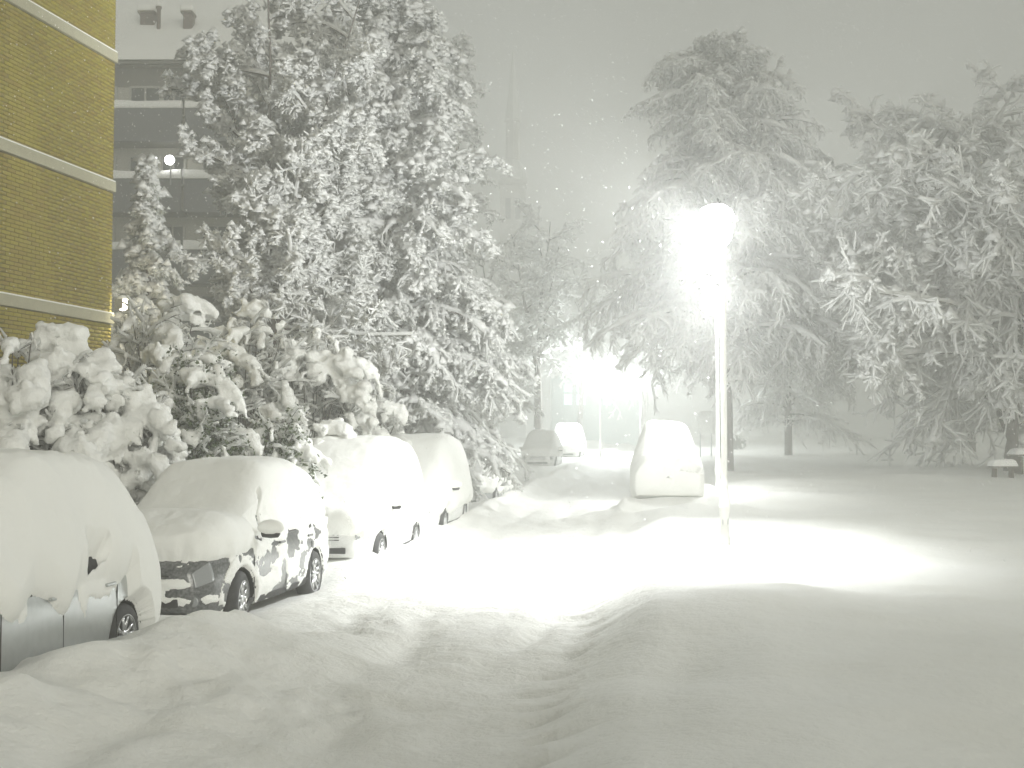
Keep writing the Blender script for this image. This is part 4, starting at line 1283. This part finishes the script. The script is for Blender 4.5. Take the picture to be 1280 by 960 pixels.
def shrub(x, y, h, rad, label, seed, n=85, ball=.15, evergreen=0, lean=(0, 0), voxel=.046, twigs=True, top=None, group="snow-laden shrubs behind the parked cars", fill=.75):
    """stems from the ground to many drooping snow clumps spread over a ragged dome"""
    rng = np.random.default_rng(seed)
    z0 = gz(x, y) - .1
    e = empty("snowy_shrub", (x, y, z0), 0, label, "shrub", group)
    O = np.array((x, y, z0))
    i = np.arange(n) + .5
    cz_ = 1 - 1.25 * i / n
    az = i * 2.39996 + rng.normal(0, .25, n)
    sr = np.sqrt(np.clip(1 - cz_ ** 2, 0, 1))
    k = rng.uniform(fill, 1.08, n) * (1 + .16 * fbm(np.cos(az) * 2 + seed, np.sin(az) * 2, cz_ * 2, 2))
    lift = .5 + .5 * cz_
    tip = O + np.stack([rad * sr * np.cos(az) * k + lean[0] * lift, rad * sr * np.sin(az) * k + lean[1] * lift, h * .46 + h * .54 * cz_ * k], -1)
    out = np.stack([np.cos(az), np.sin(az), np.zeros(n)], -1)
    # stems: quadratic curves from the foot
    tt = np.linspace(0, 1, 8)[None, :, None]
    foot = O + out * .12 * rad
    mid = O + (tip - O) * np.array([.35, .35, .75])
    P = (1 - tt) ** 2 * foot[:, None] + 2 * tt * (1 - tt) * mid[:, None] + tt ** 2 * tip[:, None]
    P = P + rng.normal(0, .02, P.shape)
    st = [tubes(*segs(P[:, [0, 2, 4, 7]], [.022], [.008]), 4)]
    balls = []
    for q in range(n):
        r = ball * .9 * rng.choice([.32, .42, .55, .75, 1.05, 1.4]) * rng.uniform(.85, 1.15)
        m_ = rng.integers(3, 7)
        d = out[q] * rng.uniform(.5, 1.2) + rng.normal(0, .35, 3) * np.array([1, 1, .2])
        p = tip[q].copy(); p[2] += r * .3
        vz = rng.uniform(-.1, .25)
        for j in range(m_):
            rr_ = r * (1 - .10 * j) * rng.uniform(.8, 1.15)
            balls.append((p[0], p[1], p[2], rr_))
            for _ in range(4):
                o2 = unit(rng.normal(0, 1, 3) * np.array([1, 1, .8]) - np.array([0, 0, .25])) * rr_ * rng.uniform(.7, 1.2)
                balls.append((p[0] + o2[0], p[1] + o2[1], p[2] + o2[2], rr_ * rng.uniform(.22, .55)))
                if rng.random() < .35:      # little hanging tongues
                    for g_ in range(1, 6): balls.append((p[0] + o2[0] + .012 * g_ * d[0], p[1] + o2[1] + .012 * g_ * d[1], p[2] + o2[2] - g_ * .038, max(.024, rr_ * (.36 - .05 * g_))))
            p = p + d * r * .62 + np.array([0, 0, vz * r]); vz -= rng.uniform(.15, .45)
    if top: balls += [(x + a_, y + b_, z0 + c_, r) for a_, b_, c_, r in top]
    me = remeshed(balls, voxel, O, seed, .06)
    obj("snow_load", me, M['snow_clump'], e, True)
    P2, L2 = grow(P, np.full(n, h * .5), rng, 4, .42, R(50), 6, .5, .35, .45, 1.0)
    st.append(tubes(*segs(P2[:, [0, 2, 5]], [.010], [.004]), 3))
    if twigs:
        P3, L3 = grow(P2, L2, rng, 3, .5, R(50), 3, .2, .4, .2, 1.0)
        st.append(tubes(*segs(P3, [.005], [.003]), 3))
        sv, sf = cat_mesh([snow_on(P3, .028, rng, .003, 3, .8), snow_on(P2, .040, rng, .004, 4, .8)])
        obj("twig_snow", new_mesh("twig_snow", sv - O, sf), M['snow_twig'], e, True)
    V, F = cat_mesh(st); obj("branchwork", new_mesh("branchwork", V - O, F), M['bark'], e, True)
    if evergreen:
        V, F = cat_mesh([leaves(P2, rng, evergreen, .07, .07), leaves(P[:, 3:], rng, evergreen * 2, .07, .10)])
        V[:, 2] -= .05
        obj("foliage", new_mesh("foliage", V - O, F), M['leaf'], e)
    return e
shrub(at(15, 16.4), 16.4, 3.2, .95, "bare-twigged shrub with heaped snow at left edge below the brick wall", 71, ball=.17)
shrub(at(88, 17.0), 17.0, 3.25, .75, "shrub topped by a round snow ball before the brick wall", 72, ball=.16, top=[(.0, 0, 3.42, .25), (.02, 0, 3.2, .24), (0, 0, 2.9, .26)])
shrub(at(152, 17.4), 17.4, 2.8, .75, "low snowy shrub with dark twigs behind the silver hatchback", 73, ball=.16)
shrub(at(196, 21.0), 21.0, 4.1, .95, "tall lumpy shrub beside the lit house corner", 74, n=70, ball=.17)
shrub(at(250, 19.0), 19.0, 3.3, .72, "evergreen shrub with dark green hollow behind the crossover roof", 75, n=46, ball=.13, evergreen=34)
shrub(at(312, 19.6), 19.6, 2.5, .85, "arching evergreen hedge drooping over the rear of the crossover", 76, n=60, ball=.12, evergreen=30, lean=(.45, -.1))
shrub(at(372, 21.8), 21.8, 2.5, .75, "bright lamp-lit shrub between the crossover and the white car", 77, n=50, ball=.14)
shrub(at(306, 25.0), 25.0, 4.3, 1.1, "snow-draped shrub at the foot of the birch", 78, n=70, ball=.17)
shrub(at(392, 26.0), 26.0, 3.9, 1.2, "snow-draped shrub between the birch and the tall fir", 79, n=80, ball=.18)
shrub(at(452, 27.0), 27.0, 3.2, 1.0, "bright snow-draped shrub behind the lamp-lit white car", 80, n=60, ball=.17)
shrub(at(916, 82), 82.0, 1.3, .9, "small dark shrub in the park right of the nearest lamp pole", 81, n=30, ball=.12, evergreen=40, voxel=.09, twigs=False)

# ------------------------------------------------------------------ picnic set, notice board
def snow_pillow(w_, d_, h_, n=14, seed=1.0):
    X, Y = np.meshgrid(np.linspace(-1, 1, n), np.linspace(-1, 1, n))
    q = np.clip(1 - X ** 6, 0, 1) ** .5 * np.clip(1 - Y ** 6, 0, 1) ** .5
    Z = h_ * q * (1 + .15 * fbm(X * 1.5 + seed, Y * 1.5, 0, 2))
    V = np.stack([X * w_ / 2, Y * d_ / 2, Z], -1).reshape(-1, 3)
    g = np.arange(n * n).reshape(n, n)
    return V, np.stack([g[:-1, :-1], g[:-1, 1:], g[1:, 1:], g[1:, :-1]], -1).reshape(-1, 4)
def bench(name, x, y, z, w_, d_, h_, rz, label, cat, sn):
    e = empty(name, (x, y, z), rz, label, cat)
    for k in range(4):
        MB().box((0, -d_ / 2 + (k + .5) * d_ / 4, h_), (w_, d_ / 4 - .015, .045)).build("slat", M['wood'], e, bevel=.006)
    for s in (-1, 1):
        MB().box((s * w_ * .34, 0, h_ / 2 - .07), (.07, d_ * .7, h_ + .04)).build("leg", M['wood'], e, bevel=.01)
    V, F = snow_pillow(w_ + .06, d_ + .06, sn, seed=x)
    o = obj("snow_cap", new_mesh("snow_cap", V, F), M['snow'], e, True); o.location = (0, 0, h_ + .026)
bx_, by_ = at(1252, 44), 44.0
bench("park_bench", bx_, by_, gz(bx_, by_) - .10, .95, .42, .50, .1, "low snow-topped bench beside the picnic table at right", "bench", .26)
bx2, by2 = at(1290, 45.6), 45.6
bench("picnic_table", bx2, by2, gz(bx2, by2) - .10, 1.7, .75, .80, .1, "snow-topped picnic table cut by the right edge of the picture", "table", .26)

sx_, sy_ = at(882, 66), 66.0
sz_ = gz(sx_, sy_)
nb_e = empty("notice_board", (sx_, sy_, sz_ - .1), 0, "snow-plastered notice board on two thin posts behind the parked saloon", "sign")
for s in (-1, 1): MB().box((s * .30, 0, .95), (.07, .07, 1.9)).build("post", M['steel'], nb_e)
MB().box((0, -.06, 1.85), (.92, .05, 1.0)).build("board", M['board'], nb_e, bevel=.01)
V, F = snow_pillow(.90, .98, .06, seed=4.0)
V2 = np.stack([V[:, 0], -.086 - V[:, 2], 1.85 + V[:, 1]], -1)
obj("board_snow", new_mesh("board_snow", V2, F[:, ::-1].copy()), M['snow'], nb_e, True)
V, F = snow_pillow(1.0, .26, .25, seed=2.0)
o = obj("snow_cap", new_mesh("snow_cap", V, F), M['snow'], nb_e, True); o.location = (0, -.06, 2.352)

# ------------------------------------------------------------------ falling snow
rng = np.random.default_rng(99)
n = 30000
fy = 15 + 36 * rng.random(n) ** .9
fx_ = (rng.random(n) * 1.15 - .6) * fy * .95 + .02 * fy
fz_ = rng.uniform(0.2, 17, n) * np.clip(fy / 30, .3, 1)
C = np.stack([fx_, fy, fz_], -1)
ok = fz_ > base_z(fy) + .5
C = C[ok]; n = len(C)
rr = (.003 + .010 * rng.random(n) ** 2) * np.clip(fy[ok] / 16, .5, 1.5)
oct_ = np.array([[1, 0, .3], [-.9, .2, .8], [0, .9, -.4], [.1, -.4, -1.5]])
of = np.array([[0, 1, 2], [0, 3, 1], [1, 3, 2], [2, 3, 0]])
sh = oct_[None] * rr[:, None, None] * rng.uniform(.7, 1.3, (n, 4, 1))
sh[:, :, 0] += sh[:, :, 2] * rng.normal(-.2, .15, (n, 1))
V = (C[:, None] + sh).reshape(-1, 3)
F = (of[None] + (np.arange(n) * 4)[:, None, None]).reshape(-1, 3)
M['flake'] = mat("snowflake", (0.95, 0.95, 0.94), 0.8)
translucent(M['flake'], 0.6, (0.97, 0.97, 0.96))
fs = obj("falling_snow", new_mesh("falling_snow", V, F), M['flake'])
tag(fs, "snowflakes drifting down through the lamp light", "snowfall", None, "stuff")

# ------------------------------------------------------------------ haze
hz = MB().box((0, 141, 24.5), (640, 358, 59)).build("haze", None)
hm = bpy.data.materials.new("haze"); hm.use_nodes = True
nt = hm.node_tree; nt.nodes.clear()
ho = nt.nodes.new("ShaderNodeOutputMaterial"); hv = nt.nodes.new("ShaderNodeVolumePrincipled")
hv.inputs["Color"].default_value = (0.95, 0.96, 0.93, 1)
hv.inputs["Density"].default_value = HAZE_DENSITY
hv.inputs["Anisotropy"].default_value = 0.1
nt.links.new(hv.outputs[0], ho.inputs["Volume"])
hz.data.materials.append(hm)
tag(hz, "pale night haze of fine snow filling the air", "haze", None, "stuff")
